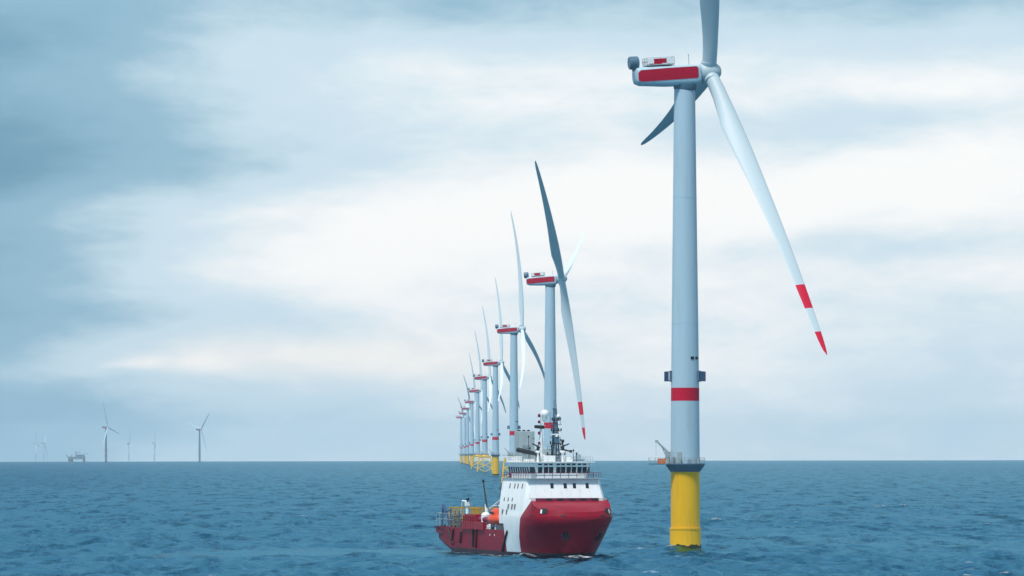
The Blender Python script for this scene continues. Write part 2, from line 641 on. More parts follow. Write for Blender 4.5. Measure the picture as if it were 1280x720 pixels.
    gm.inputs['From Max'].default_value = 0.66
    gm.inputs['To Min'].default_value = 0.28
    gm.inputs['To Max'].default_value = 1.8
    ll.new(gu, gm.inputs['Value'])
    gl = nn.new('ShaderNodeMath')
    gl.operation = 'MULTIPLY'
    cm_ = nn.new('ShaderNodeMapRange')           # mirrored sky is boosted on the slick so it shows paler
    cm_.inputs['From Min'].default_value = 0.0
    cm_.inputs['From Max'].default_value = 0.8
    cm_.inputs['To Min'].default_value = 1.9
    cm_.inputs['To Max'].default_value = 0.0
    ll.new(at1.outputs['Fac'], cm_.inputs['Value'])
    mxx = nn.new('ShaderNodeMath')
    mxx.operation = 'MAXIMUM'
    ll.new(gm.outputs[0], mxx.inputs[0])
    ll.new(cm_.outputs[0], mxx.inputs[1])
    ll.new(mxx.outputs[0], gl.inputs[0])
    ll.new(lim.outputs[0], gl.inputs[1])
    lim = gl
    lm_ = nn.new('ShaderNodeMath')
    lm_.operation = 'MULTIPLY'
    ll.new(lim.outputs[0], lm_.inputs[0])
    ll.new(nf_.outputs[0], lm_.inputs[1])
    ll.new(lm_.outputs[0], mxs.inputs[0])
    # the water's own colour drifts between blue and teal
    cr_ = nn.new('ShaderNodeValToRGB')
    cr_.color_ramp.elements[0].position = 0.3
    cr_.color_ramp.elements[1].position = 0.7
    cr_.color_ramp.elements[0].color = (*SEA_A, 1)
    cr_.color_ramp.elements[1].color = (*SEA_B, 1)
    ll.new(nz(0.012, 0.4, 4, 3), cr_.inputs[0])
    mx = nn.new('ShaderNodeMixRGB')
    ll.new(fr.outputs[0], mx.inputs[0])
    ll.new(cr_.outputs[0], mx.inputs[1])
    mx.inputs[2].default_value = (0.75, 0.78, 0.8, 1)
    ll.new(mx.outputs[0], dif.inputs['Color'])
    rg = nn.new('ShaderNodeMath')
    rg.operation = 'MULTIPLY_ADD'
    ll.new(fr.outputs[0], rg.inputs[0])
    rg.inputs[1].default_value = 0.5
    rg.inputs[2].default_value = 0.12
    ll.new(rg.outputs[0], glo.inputs['Roughness'])
    me.materials.append(m)
    return o


SEA_SPEC = 1.0
SEA_A, SEA_B = (0.001, 0.029, 0.062), (0.002, 0.037, 0.076)
build_sea()

# ------------------------------------------------------------------ haze
hz = MB()
HB, HT, HR = -66.0, 185.0, 29000.0
hz.box((0, 0, (HB + HT) / 2), (2 * HR, 2 * HR, HT - HB))
hm = bpy.data.materials.new('haze')
hm.use_nodes = True
ht = hm.node_tree
for n in list(ht.nodes):
    if n.type == 'BSDF_PRINCIPLED':
        ht.nodes.remove(n)
pv = ht.nodes.new('ShaderNodeVolumePrincipled')
pv.inputs['Color'].default_value = (0.82, 0.93, 1.0, 1)
pv.inputs['Density'].default_value = 3.0e-5
pv.inputs['Anisotropy'].default_value = 0.2
ht.links.new(pv.outputs[0], [n for n in ht.nodes if n.type == 'OUTPUT_MATERIAL'][0].inputs['Volume'])
tag(hz.build('haze', hm), kind='stuff')


# ------------------------------------------------------------------ wind turbines
HUBZ = 95.3
BR = 73.0


def blade_mesh(c1=6.6, q=3.4, red=True, slim=1.0):
    mb = MB()
    ss = [0.022, 0.045, 0.07, 0.10, 0.13, 0.165, 0.20, 0.24, 0.29, 0.34, 0.40, 0.46, 0.52, 0.58, 0.64, 0.70,
          0.767, 0.806, 0.846, 0.885, 0.924, 0.95, 0.97, 0.985, 0.995, 1.0]
    cs = np.interp(ss, [0, .05, .10, .2, .27, .45, .7, .9, .96, .985, 1], [2.9, 2.9, 3.2, 4.15, 4.05, 3.2, 2.25, 1.5, 1.1, .7, .12])
    tk = np.interp(ss, [0, .05, .12, .2, .3, .5, 1], [1, 1, .68, .42, .30, .22, .16])
    tw = np.interp(ss, [0, .1, .25, .5, 1], [14, 13, 9, 4, -1])
    rows = []
    n = 18
    for s, c, k, w in zip(ss, cs, tk, tw):
        z = s * BR
        px = c1 * s - q * s * s
        py = -2.2 * s * s
        a = R(w - 8)
        le = 0.5 if s < 0.06 else np.interp(s, [.06, .2, 1], [.5, .34, .30])
        pts = []
        for i in range(n):
            t = 2 * PI * i / n
            xc = 0.5 * (1 + math.cos(t))             # 0 trailing edge .. 1 leading edge
            if s < 0.05:
                yy = 0.5 * math.sin(t)
            else:
                sh = (0.5 * math.sin(t)) * (0.35 + 0.65 * xc ** 0.7) * 1.15
                bl = min(1, (s - .045) / .13)
                yy = (0.5 * math.sin(t)) * (1 - bl) + sh * bl
            xx = (xc - (1 - le)) * c * slim
            yy = yy * c * k * slim
            pts.append((px + xx * math.cos(a) - yy * math.sin(a), py + xx * math.sin(a) + yy * math.cos(a), z))
        rows.append(pts)

    def mf(i, j):
        s = ss[i] + 1e-4
        return 1 if red and (0.767 <= s < 0.846 or s >= 0.924) else 0
    mb.grid(rows, close=True, mfun=mf)
    mb.add(rows[-1], [tuple(range(n))], 1 if red else 0)
    mb.add(rows[0], [tuple(range(n - 1, -1, -1))], 0)
    return mb


def rail(mb, pts, z, h=1.15, r=0.035, every=1.2, closed=True):
    pts = [Vector((p[0], p[1], z)) for p in pts]
    seq = list(zip(pts, pts[1:] + pts[:1])) if closed else list(zip(pts, pts[1:]))
    for a, b in seq:
        n = max(1, int((b - a).length / every))
        for i in range(n):
            p = a.lerp(b, i / n)
            mb.tube(p, p + Vector((0, 0, h)), r, n=6)
        for k in (h, h * 0.55):
            mb.tube(a + Vector((0, 0, k)), b + Vector((0, 0, k)), r * 0.8, n=6)
    if not closed:
        mb.tube(pts[-1], pts[-1] + Vector((0, 0, h)), r, n=6)


def circle(r, n=24, a0=0.0, a1=2 * PI):
    return [(r * math.cos(a0 + (a1 - a0) * i / n), r * math.sin(a0 + (a1 - a0) * i / n)) for i in range(n)]


def plain_blades(root, which, bent=False):
    bl = [c for c in KIDS[root] if c.name.split('.')[0] == 'blade']
    for i in which:
        bl[i].data = BENT if bent else PLAIN


def place_rotor(root, yaw, tilt, phi):
    """turn the nacelle, hub and blades of one turbine"""
    Yw = Matrix.Rotation(yaw, 4, 'Z')
    Tn = Matrix.Rotation(-tilt * 0.5, 4, 'Y')
    Tr = Matrix.Rotation(-tilt, 4, 'Y')
    top = Matrix.Translation((0, 0, HUBZ - 1.0))
    off = Matrix.Translation((5.0, 0, 0.75))
    bl = 0
    for ch in KIDS[root]:
        nm = ch.name.split('.')[0]
        if nm == 'nacelle':
            ch.matrix_local = top @ Yw @ Tn
        elif nm == 'hub':
            ch.matrix_local = top @ Yw @ off @ Tr @ Matrix.Rotation(phi, 4, 'X')
        elif nm == 'blade':
            ch.matrix_local = top @ Yw @ off @ Tr @ Matrix.Rotation(phi + bl * 2 * PI / 3, 4, 'X')
            bl += 1


def make_turbine(kind):
    root = empty('wind_turbine', (0, 0, 0))
    zb = 17.0
    if kind == 'monopile':
        mb = MB()
        mb.lathe([(3.09, -6), (3.09, 4.15)], n=48)
        f = mb.build('pile', YEL, root, smooth=True)
        mb = MB()
        mb.lathe([(2.9, 4.0), (2.9, 15.7)], n=48)
        mb.build('transition_piece', YEL, root, smooth=True)
        mb = MB()
        mb.lathe([(3.17, 4.05), (3.17, 4.35)], n=48)
        mb.build('seam_ring', YEL, f, smooth=True)
        mb = MB()
        rows = []
        n = 96
        zt = [0.95 + 0.16 * math.sin(i * 0.41) + 0.10 * math.sin(i * 0.9 + 1) + 0.06 * random.random() for i in range(n)]
        for k in range(2):
            rows.append([(3.12 * math.cos(2 * PI * i / n), 3.12 * math.sin(2 * PI * i / n), -1.5 if k == 0 else zt[i]) for i in range(n)])
        mb.grid(rows, close=True)
        mb.build('algae_fringe', ALGAE, f, smooth=True)
        mb = MB()
        mb.lathe([(2.95, 15.5), (3.1, 15.7), (3.85, 16.75), (3.85, 16.95)], n=48)
        mb.build('collar', GREYB, root, smooth=True)
    else:
        fy = MB()
        fy.box((0, 0, 15.2), (12.5, 12.5, 1.2))
        fy.lathe([(5.2, 14.0), (3.6, 16.9)], n=24)
        fy.build('transition_piece', YELP, root, smooth=True)
        legs = []
        for sx_, sy_ in ((-1, -1), (1, -1), (1, 1), (-1, 1)):
            g = MB()
            g.tube((sx_ * 8.2, sy_ * 8.2, -6), (sx_ * 5.8, sy_ * 5.8, 15), 0.6, 0.55, n=10)
            g.build('leg', YELP, root, smooth=True)
        g = MB()

        def lp(i, z):
            sg = ((-1, -1), (1, -1), (1, 1), (-1, 1))[i % 4]
            k = 8.2 + (5.8 - 8.2) * (z + 6) / 21
            return (sg[0] * k, sg[1] * k, z)
        for i in range(4):
            for z0, z1 in ((-4, 3), (3, 9.2), (9.2, 14.6)):
                g.tube(lp(i, z0), lp(i + 1, z1), 0.34, n=8)
                g.tube(lp(i + 1, z0), lp(i, z1), 0.34, n=8)
        g.build('brace', YELP, root, smooth=True)
    # platform
    mb = MB()
    mb.lathe([(4.0, 16.95), (4.0, 17.15)], n=48)
    mb.box((-5.0, -1.2, 17.05), (4.6, 3.6, 0.2))
    pf = mb.build('platform', GREYB, root, smooth=True)
    mb = MB()
    rail(mb, circle(3.92, 26, -PI * 0.86, PI * 0.9), 17.15, closed=False)
    rail(mb, [(-3.6, -2.95), (-7.25, -2.95), (-7.25, 0.55), (-3.6, 0.55)], 17.15, closed=False)
    mb.build('railing', GALV, pf)
    for a, h, w in ((-1.9, 1.0, 0.5), (-1.35, 0.8, 0.7), (-0.7, 1.1, 0.45), (-2.4, 1.3, 0.6)):
        mb = MB()
        mb.box((3.4 * math.cos(a), 3.4 * math.sin(a), 17.15 + h / 2), (w, w, h), Matrix.Rotation(a, 3, 'Z'))
        mb.build('equipment_locker', GALV, pf)
    mb = MB()
    mb.lathe([(0.5, 17.15), (0.42, 18.6)], (-3.55, -1.9, 0), n=16)
    mb.box((-3.5, -1.9, 18.95), (1.1, 0.9, 1.1))
    cr0 = mb.build('davit_crane', GALV, root, smooth=True)
    mb = MB()
    mb.tube((-3.4, -1.9, 19.3), (-5.7, -1.9, 21.6), 0.24, 0.17, n=8)
    mb.tube((-3.9, -1.9, 18.7), (-4.7, -1.9, 20.5), 0.1, n=6)
    mb.box((-5.75, -1.9, 21.55), (0.6, 0.4, 0.5))
    mb.tube((-5.85, -1.9, 21.4), (-5.85, -1.9, 18.6), 0.025, n=5)
    mb.build('boom', GALV, cr0)
    # tower
    rt = lambda z: np.interp(z, [17, 32, 95], [2.9, 2.8, 2.05])
    zs = [17.0, 29.6, 32.2, 45, 60, 75, 92.3]
    mb = MB()
    mb.lathe([(rt(z), z) for z in zs], n=56)
    tw = mb.build('tower', TOWER, root, smooth=True)
    mb = MB()
    mb.lathe([(rt(29.6) + .012, 29.6), (rt(32.2) + .012, 32.2)], n=56)
    mb.build('red_band', BAND, tw, smooth=True)
    mb = MB()
    for z in (45.0, 70.0):
        mb = MB()
        mb.lathe([(rt(z) + .02, z - .07), (rt(z) + .02, z + .07)], n=56)
        mb.build('flange_seam', TOWER, tw, smooth=True)
    # lantern boxes on brackets either side
    for a in (PI * 1.02, -0.30):
        c, s_ = math.cos(a), math.sin(a)
        rz = Matrix.Rotation(a, 3, 'Z')
        mb = MB()
        r0 = rt(34.5)
        mb.box(((r0 + 0.05) * c, (r0 + 0.05) * s_, 34.5), (0.5, 1.5, 2.2), rz)
        mb.box(((r0 + 0.55) * c, (r0 + 0.55) * s_, 35.4), (1.1, 0.15, 0.15), rz)
        mb.box(((r0 + 0.55) * c, (r0 + 0.55) * s_, 33.6), (1.1, 0.15, 0.15), rz)
        br = mb.build('lantern_bracket', GREYB, tw, bevel=0.03)
        mb = MB()
        mb.box(((r0 + 0.95) * c, (r0 + 0.95) * s_, 34.45), (0.85, 0.9, 1.95), rz)
        mb.build('lantern_box', DARKB, br, bevel=0.06)
    for a in (-1.05, -0.62):
        mb = MB()
        r0 = rt(38.2)
        rz = Matrix.Rotation(a, 3, 'Z')
        mb.box((r0 * math.cos(a), r0 * math.sin(a), 38.1), (0.16, 0.75, 0.55), rz)
        mb.build('vent', BLACK, tw)
    # door at the platform
    mb = MB()
    a = -2.0
    mb.box((rt(18.4) * math.cos(a), rt(18.4) * math.sin(a), 18.35), (0.14, 1.0, 2.2), Matrix.Rotation(a, 3, 'Z'))
    mb.build('door', GALV, tw, bevel=0.03)
    # nacelle: a rounded long box, belly narrower towards the stern
    secs = [(-10.4, .62, .55, .25), (-10.1, .92, .86, .12), (-9.2, 1, 1, 0), (-4, 1, 1, 0), (1.6, 1, 1, 0), (2.5, .95, .93, 0), (3.0, .80, .80, .05)]
    mb = MB()
    rows = []
    n = 28
    for x, kw, kh, up in secs:
        pts = []
        for i in range(n):
            t = 2 * PI * i / n
            c, s_ = math.cos(t), math.sin(t)
            p = 0.42
            yy = 2.25 * kw * (abs(c) ** p) * (1 if c > 0 else -1)
            zz = 2.05 * kh * (abs(s_) ** p) * (1 if s_ > 0 else -1)
            if x < -3 and zz < 0:
                zz *= np.interp(x, [-10.4, -3], [0.72, 1])
            pts.append((x, yy, zz + up))
        rows.append(pts)
    mb.grid(rows, close=True)
    mb.add(rows[0], [tuple(range(n))])
    mb.add(rows[-1], [tuple(range(n))])
    nac = mb.build('nacelle', TOWER, root, smooth=45)
    for sgn in (-1, 1):
        mb = MB()
        rows = []
        for x, z0, z1 in ((-10.05, -.55, .85), (-9.5, -.95, 1.35), (-4, -.85, 1.55), (1.9, -.75, 1.6), (2.3, -.5, 1.35)):
            yb = 2.285 if x > -9.8 and x < 2.2 else 2.2
            rows.append([(x, sgn * yb, z0), (x, sgn * (yb + .03), (z0 + z1) / 2), (x, sgn * yb, z1)])
        mb.grid(rows)
        back = [[(p[0], p[1] - sgn * 0.25, p[2]) for p in r] for r in rows]
        mb.grid(back)
        mb.build('side_panel', NRED, nac)
    mb = MB()
    mb.lathe([(2.1, -3.1), (2.35, -2.4), (2.35, -1.7)], n=32)
    mb.build('yaw_bearing', GREYB, nac, smooth=True)
    mb = MB()
    mb.lathe([(1.15, -11.3), (1.3, -11.1), (1.3, -9.6), (1.1, -9.4)], (0, -0.2, 3.0), n=24, axis='x')
    mb.box((-10.2, -0.2, 2.0), (0.8, 1.4, 1.2))
    mb.build('cooler', GREYB, nac, smooth=True)
    mb = MB()
    mb.box((-5.2, 0, 2.32), (5.6, 3.6, 0.22))
    for x in (-7.4, -3.0):
        for y in (-1.4, 1.4):
            mb.tube((x, y, 1.8), (x, y, 2.3), 0.12, n=8)
    hp = mb.build('hoist_platform', GALV, nac)
    mb = MB()
    rail(mb, [(-8.0, -1.8), (-2.4, -1.8), (-2.4, 1.8), (-8.0, 1.8)], 2.43, h=1.3, r=0.05)
    mb.build('railing', GALV, hp)
    for x0, x1, mm in ((-7.9, -6.6, WHITE), (-6.55, -4.0, NRED), (-3.95, -2.5, WHITE)):
        for y in (-1.84, 1.84):
            mb = MB()
            mb.box(((x0 + x1) / 2, y, 3.05), (x1 - x0, 0.06, 0.95))
            mb.build('railing_panel', mm, hp)
    mb = MB()
    mb.tube((1.2, 0.5, 2.0), (1.2, 0.5, 4.3), 0.06, n=6)
    mb.tube((1.2, 0.1, 4.1), (1.2, 0.9, 4.1), 0.04, n=6)
    mb.build('wind_vane', GALV, nac)
    # hub
    mb = MB()
    mb.lathe([(1.5, -2.0), (1.95, -1.6), (2.1, -0.3), (2.0, 0.8), (1.6, 1.7), (0.9, 2.35), (0.25, 2.55)], n=28, axis='x')
    hub = mb.build('hub', BLADE, root, smooth=60)
    for k in range(3):
        mb = MB()
        d = Matrix.Rotation(k * 2 * PI / 3, 3, 'X') @ Vector((0, 0, 1))
        mb.tube(d * 1.2, d * 2.35, 1.5, n=24)
        mb.build('blade_root', BLADE, hub, smooth=True)
    bm0 = blade_mesh().build('blade', [BLADE, BAND], root, smooth=50)
    for k in range(2):
        c = bm0.copy()
        COL.objects.link(c)
    return root


ROWG = 'wind turbines standing in a row behind the ship'
def spare(mb, paint):
    o = mb.build('blade', [paint, BAND], None, smooth=50)
    me = o.data
    bpy.data.objects.remove(o)
    return me


PALE = mat('lit_blade_paint', (0.62, 0.69, 0.72), 0.5, var=0.03, scale=0.2)  # blade paint lightened as if brightly lit and fading into the sky
PLAIN = spare(blade_mesh(red=False), BLADE)
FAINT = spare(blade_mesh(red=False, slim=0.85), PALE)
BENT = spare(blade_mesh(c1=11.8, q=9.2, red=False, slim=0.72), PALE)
MONO = make_turbine('monopile')
JACK = make_turbine('jacket')
index_kids()


def hub_dist(dy):
    """distance at which a hub stands dy/1280ths above eye level"""
    k = dy / 5650
    d = EARTH2 / 2 * (-k + math.sqrt(k * k + 4 * (HUBZ - 0.1 - EYE) / EARTH2))
    return d


SPEC = [
    # bearing, hub height, kind, yaw, tilt, phi, label
    (856.5, None, 'm', 13, 7.7, 21, 'nearest and tallest wind turbine, on a thick yellow pile right of the red ship'),
    (688, 215, 'm', -9, 7.4, 47, 'second tallest wind turbine, behind the bridge and mast of the ship'),
    (642.5, 152, 'j', -8, 7.1, 0, 'wind turbine behind the ship\'s grey funnel, with a curved lower blade and yellow lattice base'),
    (619.5, 110, 'm', -8, 6.5, -4, 'wind turbine on a plain yellow pile, just left of the ship\'s bridge in the row'),
    (606, 92, 'j', -8, 8, -2, 'wind turbine on a yellow lattice jacket, next behind the one on a plain yellow pile'),
    (597, 75.5, 'j', -8, 8, 3, 'smaller pale wind turbine on a yellow lattice jacket, sixth along the receding row'),
    (590, 61.5, 'm', -8, 8, 8, 'small hazy wind turbine with a raised blade, fourth from the far end of the row'),
    (584.5, 53, 'm', -8, 8, 38, 'small hazy wind turbine, third from the far end of the row'),
    (581, 47, 'm', -8, 6, 97, 'tiny hazy wind turbine with a blade pointing left, second from the row\'s far end'),
    (576.5, 42, 'm', -8, 8, 55, 'tiny hazy wind turbine, the last at the far left end of the row'),
]
turbines = []
for i, (px, dy, kd, yaw, tilt, phi, lab) in enumerate(SPEC):
    proto = MONO if kd == 'm' else JACK
    if i == 0:
        root = MONO
        d = 899.0
    elif i == 2:
        root = JACK
        d = hub_dist(dy)
    else:
        d = hub_dist(dy)
        root = copy_tree(proto)
        KIDS[root] = [o for o in bpy.data.objects if o.parent == root]
    root.location = at(px, d)
    tag(root, lab, 'wind turbine', ROWG)
    place_rotor(root, R(yaw), R(tilt), R(phi))
    turbines.append(root)
    if i == 0:
        PENDING = root
    elif i == 1:
        plain_blades(root, (0, 2))
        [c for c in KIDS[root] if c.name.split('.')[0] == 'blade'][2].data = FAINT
    else:
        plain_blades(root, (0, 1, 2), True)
    print('turbine', i, round(d))

FAR = [
    (132.5, 30.0, -20, 8, 12, 'dark wind turbine on the left horizon beside the small offshore platform'),
    (249.5, 26.8, 35, 6, 45, 'dark wind turbine standing alone on the left horizon, right of the other dark one'),
    (44.5, 9.6, -8, 6, 10, 'faint ghostly wind turbine in haze, farthest left on the horizon'),
    (54.5, 9.9, -8, 6, 80, 'faint ghostly wind turbine in haze, second from the left on the horizon'),
    (161, 10.0, 60, 6, 10, 'faint ghostly wind turbine in haze just right of the dark turbine by the platform'),
    (193, 10.5, 10, 6, 0, 'faint ghostly wind turbine in haze midway between the two dark turbines'),
]
FARDATA = {}
for i, (px, dy, yaw, tilt, phi, lab) in enumerate(FAR):
    root = copy_tree(MONO)
    KIDS[root] = [o for o in bpy.data.objects if o.parent == root]
    root.location = at(px, hub_dist(dy))
    print('far', round(hub_dist(dy)))
    tag(root, lab, 'wind turbine', 'distant wind turbines on the left horizon')
    place_rotor(root, R(yaw), R(tilt), R(phi))
    plain_blades(root, (0, 1, 2))
    for ch in KIDS[root]:
        if ch.name.split('.')[0] in ('pile', 'transition_piece', 'tower', 'nacelle'):
            k_ = ch.data.name.split('.')[0]
            k_ += str(i < 2)
            if k_ not in FARDATA:
                FARDATA[k_] = ch.data.copy()
                for q_ in range(len(FARDATA[k_].materials)):
                    FARDATA[k_].materials[q_] = GREYB if i < 2 else TOWER  # nearer pair darkened as if in cloud shade, the rest greyed as if hazed
            ch.data = FARDATA[k_]

plain_blades(PENDING, (2,))
third = [c for c in KIDS[PENDING] if c.name.split('.')[0] == 'blade'][2]
third.matrix_basis = third.matrix_basis @ Matrix.Rotation(R(17), 4, 'Z')       # this blade is pitched further

# turbine number board on the platform of the turbine behind the bridge
def number_board(root):
    mb = MB()
    mb.box((-0.3, -4.1, 18.0), (4.6, 0.1, 3.0))
    bd = mb.build('number_board', GREYB, root)
    mb = MB()
    y = -4.19
    for c, s_ in (((-1.0, y, 19.0), (1.3, .06, .38)), ((-1.0, y, 17.0), (1.3, .06, .38)), ((-1.5, y, 18.0), (.4, .05, 2.0)),
                  ((0.55, y, 18.0), (.45, .06, 2.3))):
        mb.box(c, s_)
    mb.build('lettering', WHITE, bd)


number_board(turbines[1])

# orange crate on the near turbine's platform
cr1 = MB()
cr1.box((0, 0, 0.55), (1.5, 1.2, 0.9))
for sx_ in (-1, 1):
    for sy_ in (-1, 1):
        cr1.box((sx_ * .72, sy_ * .57, 0.55), (.12, .12, 1.1))
cr1.box((0, 0, 0.06), (1.55, 1.25, 0.12))
co_ = cr1.build('equipment_crate', CRATE, None, bevel=0.03)
co_.location = (T1[0] - 4.75, T1[1] - 1.5, 17.15 + T1[2])
tag(co_, 'orange crate on the platform of the nearest turbine beside the davit crane', 'crate')


# ------------------------------------------------------------------ the ship
ship = empty('supply_ship', SHIP_O, SHIP_A)
tag(ship, 'red and white offshore supply ship with a bluff red bow and white bridge', 'ship')
LEN = 71.5
ZK = 7.1


def lvl(z):
    """stem position, entrance length, half beam, fullness at height z"""
    zz = [-2, 0, 3.5, ZK, 9.4, 11.0]
    return [float(np.interp(z, zz, v)) for v in ([4.0, 3.0, 1.0, -1.3, -0.1, 1.9], [20, 18, 13.0, 9.0, 7.4, 6.2],
                                                 [7.2, 7.75, 8.15, 8.35, 8.1, 7.6], [2.0, 2.05, 2.2, 2.4, 2.5, 2.6])]


def halfw(z, y):
    s0, ln, h, n = lvl(z)
    t = (y - s0) / ln
    if t <= 0:
        return 0.0
    t = min(1, t)
    w = h * (1 - (1 - t) ** n) ** (1 / n)
    if y > 58 and z < 4:
        w *= 1 - 0.10 * ((y - 58) / 13.5) ** 2
    return w


def bound(z):
    return 9.4 + (ZK - z) * 0.5 if z <= ZK else 9.4 - (z - ZK) * 1.25


def rim_z(y):
    """top edge of the red bow: low at the stem, high at the shoulder"""
    return float(np.interp(y, [-1, 1.0, 3.5, 6.0, 8.0], [8.3, 8.4, 9.1, 10.3, 11.0]))


def hull():
    mb = MB()
    zl = [-2.5, 0.75, 1.9, 3.6, 5.4, ZK, 7.75, 'r']
    nE, nM, nA = 18, 4, 16
    for side in (-1, 1):
        rows = []
        for z in zl:
            pts = []
            if z == 'r':
                zr = 11.0
                # rim follows rim_z
                s0 = 0.4
                yb = 4.5
                for k in range(nE):
                    f = k / (nE - 1)
                    y = s0 + (yb - s0) * (f ** 1.9)
                    zz = rim_z(y + 2.4 * f)
                    y2 = lvl(zz)[0] + (bound(zz) - lvl(zz)[0]) * f ** 1.9
                    pts.append((side * halfw(zz, y2), y2, zz))
                y0 = bound(11.0)
                for k in range(1, nM + 1):
                    y = y0 + (20.6 + 3 - y0) * k / nM
                    pts.append((side * halfw(11, y), y, 11.0))
                for k in range(1, nA + 1):
                    pts.append(pts[-1])
            else:
                s0 = lvl(z)[0]
                yb = bound(z)
                for k in range(nE):
                    f = k / (nE - 1)
                    y = s0 + (yb - s0) * f ** 1.9
                    pts.append((side * halfw(z, y), y, z))
                ye = np.interp(z, [-3, 3, 7, 11], [20.0, 20.3, 21.2, 24.5])
                for k in range(1, nM + 1):
                    y = yb + (ye - yb) * k / nM
                    pts.append((side * halfw(z, y), y, z))
                for k in range(1, nA + 1):
                    y = ye + (LEN - ye) * k / nA
                    zz = z
                    # counter stern: the bottom rises towards the transom
                    if z < 3.0:
                        zmin = np.interp(y, [54, 60, LEN], [-2.5, 0.2, 2.3])
                        zz = max(z, zmin + 0.12 * (z + 2.5))
                    pts.append((side * halfw(zz, y), y, min(zz, 4.7)))
            rows.append(pts)

        def mf(i, j):
            if i == 0:
                return 2
            if nE - 1 <= j < nE - 1 + nM:
                return 1
            return 0
        # forward and middle: all levels, aft: up to the bulwark
        mb.grid([r[:nE + nM] for r in rows], mfun=mf)
        aft = []
        for r, z in zip(rows, zl):
            if z == 'r' or z > 4:
                continue
            aft.append(r[nE + nM - 1:])
        top = [(side * halfw(4.7, p[1]), p[1], 4.75) for p in aft[-1]]
        aft.append(top)
        inn = [(p[0] - side * 0.3, p[1], 4.75) for p in top]
        dk = [(p[0] - side * 0.35, p[1], 3.5) for p in top]
        aft += [inn, dk]
        mb.grid(aft, mfun=lambda i, j: 2 if i == 0 else 0)
        # transom half
        tr = [r[-1] for r in aft[:5]]
        cen = [(0, p[1], p[2]) for p in tr]
        mb.grid([tr, cen])
        # bottom half, closing the stern counter
        bt = [r for r in rows[0]]
        mb.grid([bt, [(0, p[1], p[2]) for p in bt]], mi=2)
    # raised bulwark lockers on the starboard side
    o = mb.build('hull', [RED, WHITE, BOOT], ship, smooth=62)
    # aft deck
    mb = MB()
    mb.box((0, (20 + LEN) / 2, 3.45), (15.6, LEN - 20 - 0.4, 0.1))
    mb.build('aft_deck', DECK, ship)
    return o


HULL = hull()

# foredeck cover: from the rim back up to the slot below the superstructure front
mb = MB()
rim = []
for side in (-1, 1):
    pts = []
    for k in range(18):
        f = k / 17
        y = 0.4 + 4.1 * f ** 1.9
        zz = rim_z(y + 2.4 * f)
        y2 = lvl(zz)[0] + (bound(zz) - lvl(zz)[0]) * f ** 1.9
        pts.append(Vector((side * halfw(zz, y2), y2, zz)))
    rim.append(pts)
full = rim[0][::-1] + rim[1][1:]
nF = len(full)
rows = []
for k in range(6):
    t = k / 5
    r = []
    for i, p in enumerate(full):
        q = Vector((-7.45 + 14.9 * i / (nF - 1), 7.6, 10.35))
        q.x = p.x * 0.55 + q.x * 0.45
        q.x = max(-7.45, min(7.45, q.x))
        c = p.lerp(q, t)
        c.z += 0.28 * math.sin(PI * t) * math.exp(-(c.x / 6) ** 2)
        r.append(c)
    rows.append(r)
mb.grid(rows)
mb.build('foredeck', RED, ship, smooth=50)


# superstructure
def loft_box(levels, mi=0):
    """levels: (z, half width, y front, y aft, corner cut)"""
    mbx = MB()
    rows = []
    for z, hw, y0, y1, c in levels:
        rows.append([(-hw + c, y0, z), (hw - c, y0, z), (hw, y0 + c * 1.6, z), (hw, y1, z), (-hw, y1, z), (-hw, y0 + c * 1.6, z)])
    mbx.grid(rows, mi=mi, close=True)
    mbx.add(rows[0], [tuple(range(5, -1, -1))], mi)
    mbx.add(rows[-1], [tuple(range(6))], mi)
    return mbx


SUP = [(6.0, 8.2, 7.9, 24.2, 0.7), (8.6, 8.15, 7.6, 24.5, 0.7), (10.9, 7.72, 7.5, 25.0, 0.6), (14.45, 6.95, 8.7, 26.2, 0.5)]
sup = loft_box(SUP).build('superstructure', WHITE, ship, smooth=20)
mb = MB()
mb.box((0, 17.2, 14.5), (14.5, 18.6, 0.14))
mb.build('bridge_deck', GREY, ship)
BRG = [(14.55, 5.6, 10.6, 25.6, 0.9), (15.45, 5.75, 10.5, 25.8, 0.9), (16.75, 6.0, 10.2, 26.0, 0.9), (17.45, 6.05, 10.2, 26.0, 0.9)]
brg = loft_box(BRG).build('bridge', WHITE, ship, smooth=15)
mb = MB()
mb.box((0, 18.0, 17.52), (12.7, 16.5, 0.16))
mb.build('roof', WHITE, brg, bevel=0.04)


def side_x(levels, z, y):
    zz = [l[0] for l in levels]
    return float(np.interp(z, zz, [l[1] for l in levels]))


def front_y(levels, z):
    return float(np.interp(z, [l[0] for l in levels], [l[2] for l in levels]))


def window_front(levels, x, z, w, h, parent, name='window', m=GLASS):
    b_ = MB()
    y0, y1 = front_y(levels, z - h / 2), front_y(levels, z + h / 2)
    vs = [(x - w / 2, y0 - .03, z - h / 2), (x + w / 2, y0 - .03, z - h / 2), (x + w / 2, y1 - .03, z + h / 2), (x - w / 2, y1 - .03, z + h / 2)]
    bk = [(p[0], p[1] + .12, p[2]) for p in vs]
    b_.add(vs + bk, [(0, 1, 2, 3), (7, 6, 5, 4), (0, 4, 5, 1), (1, 5, 6, 2), (2, 6, 7, 3), (3, 7, 4, 0)])
    return b_.build(name, m, parent)


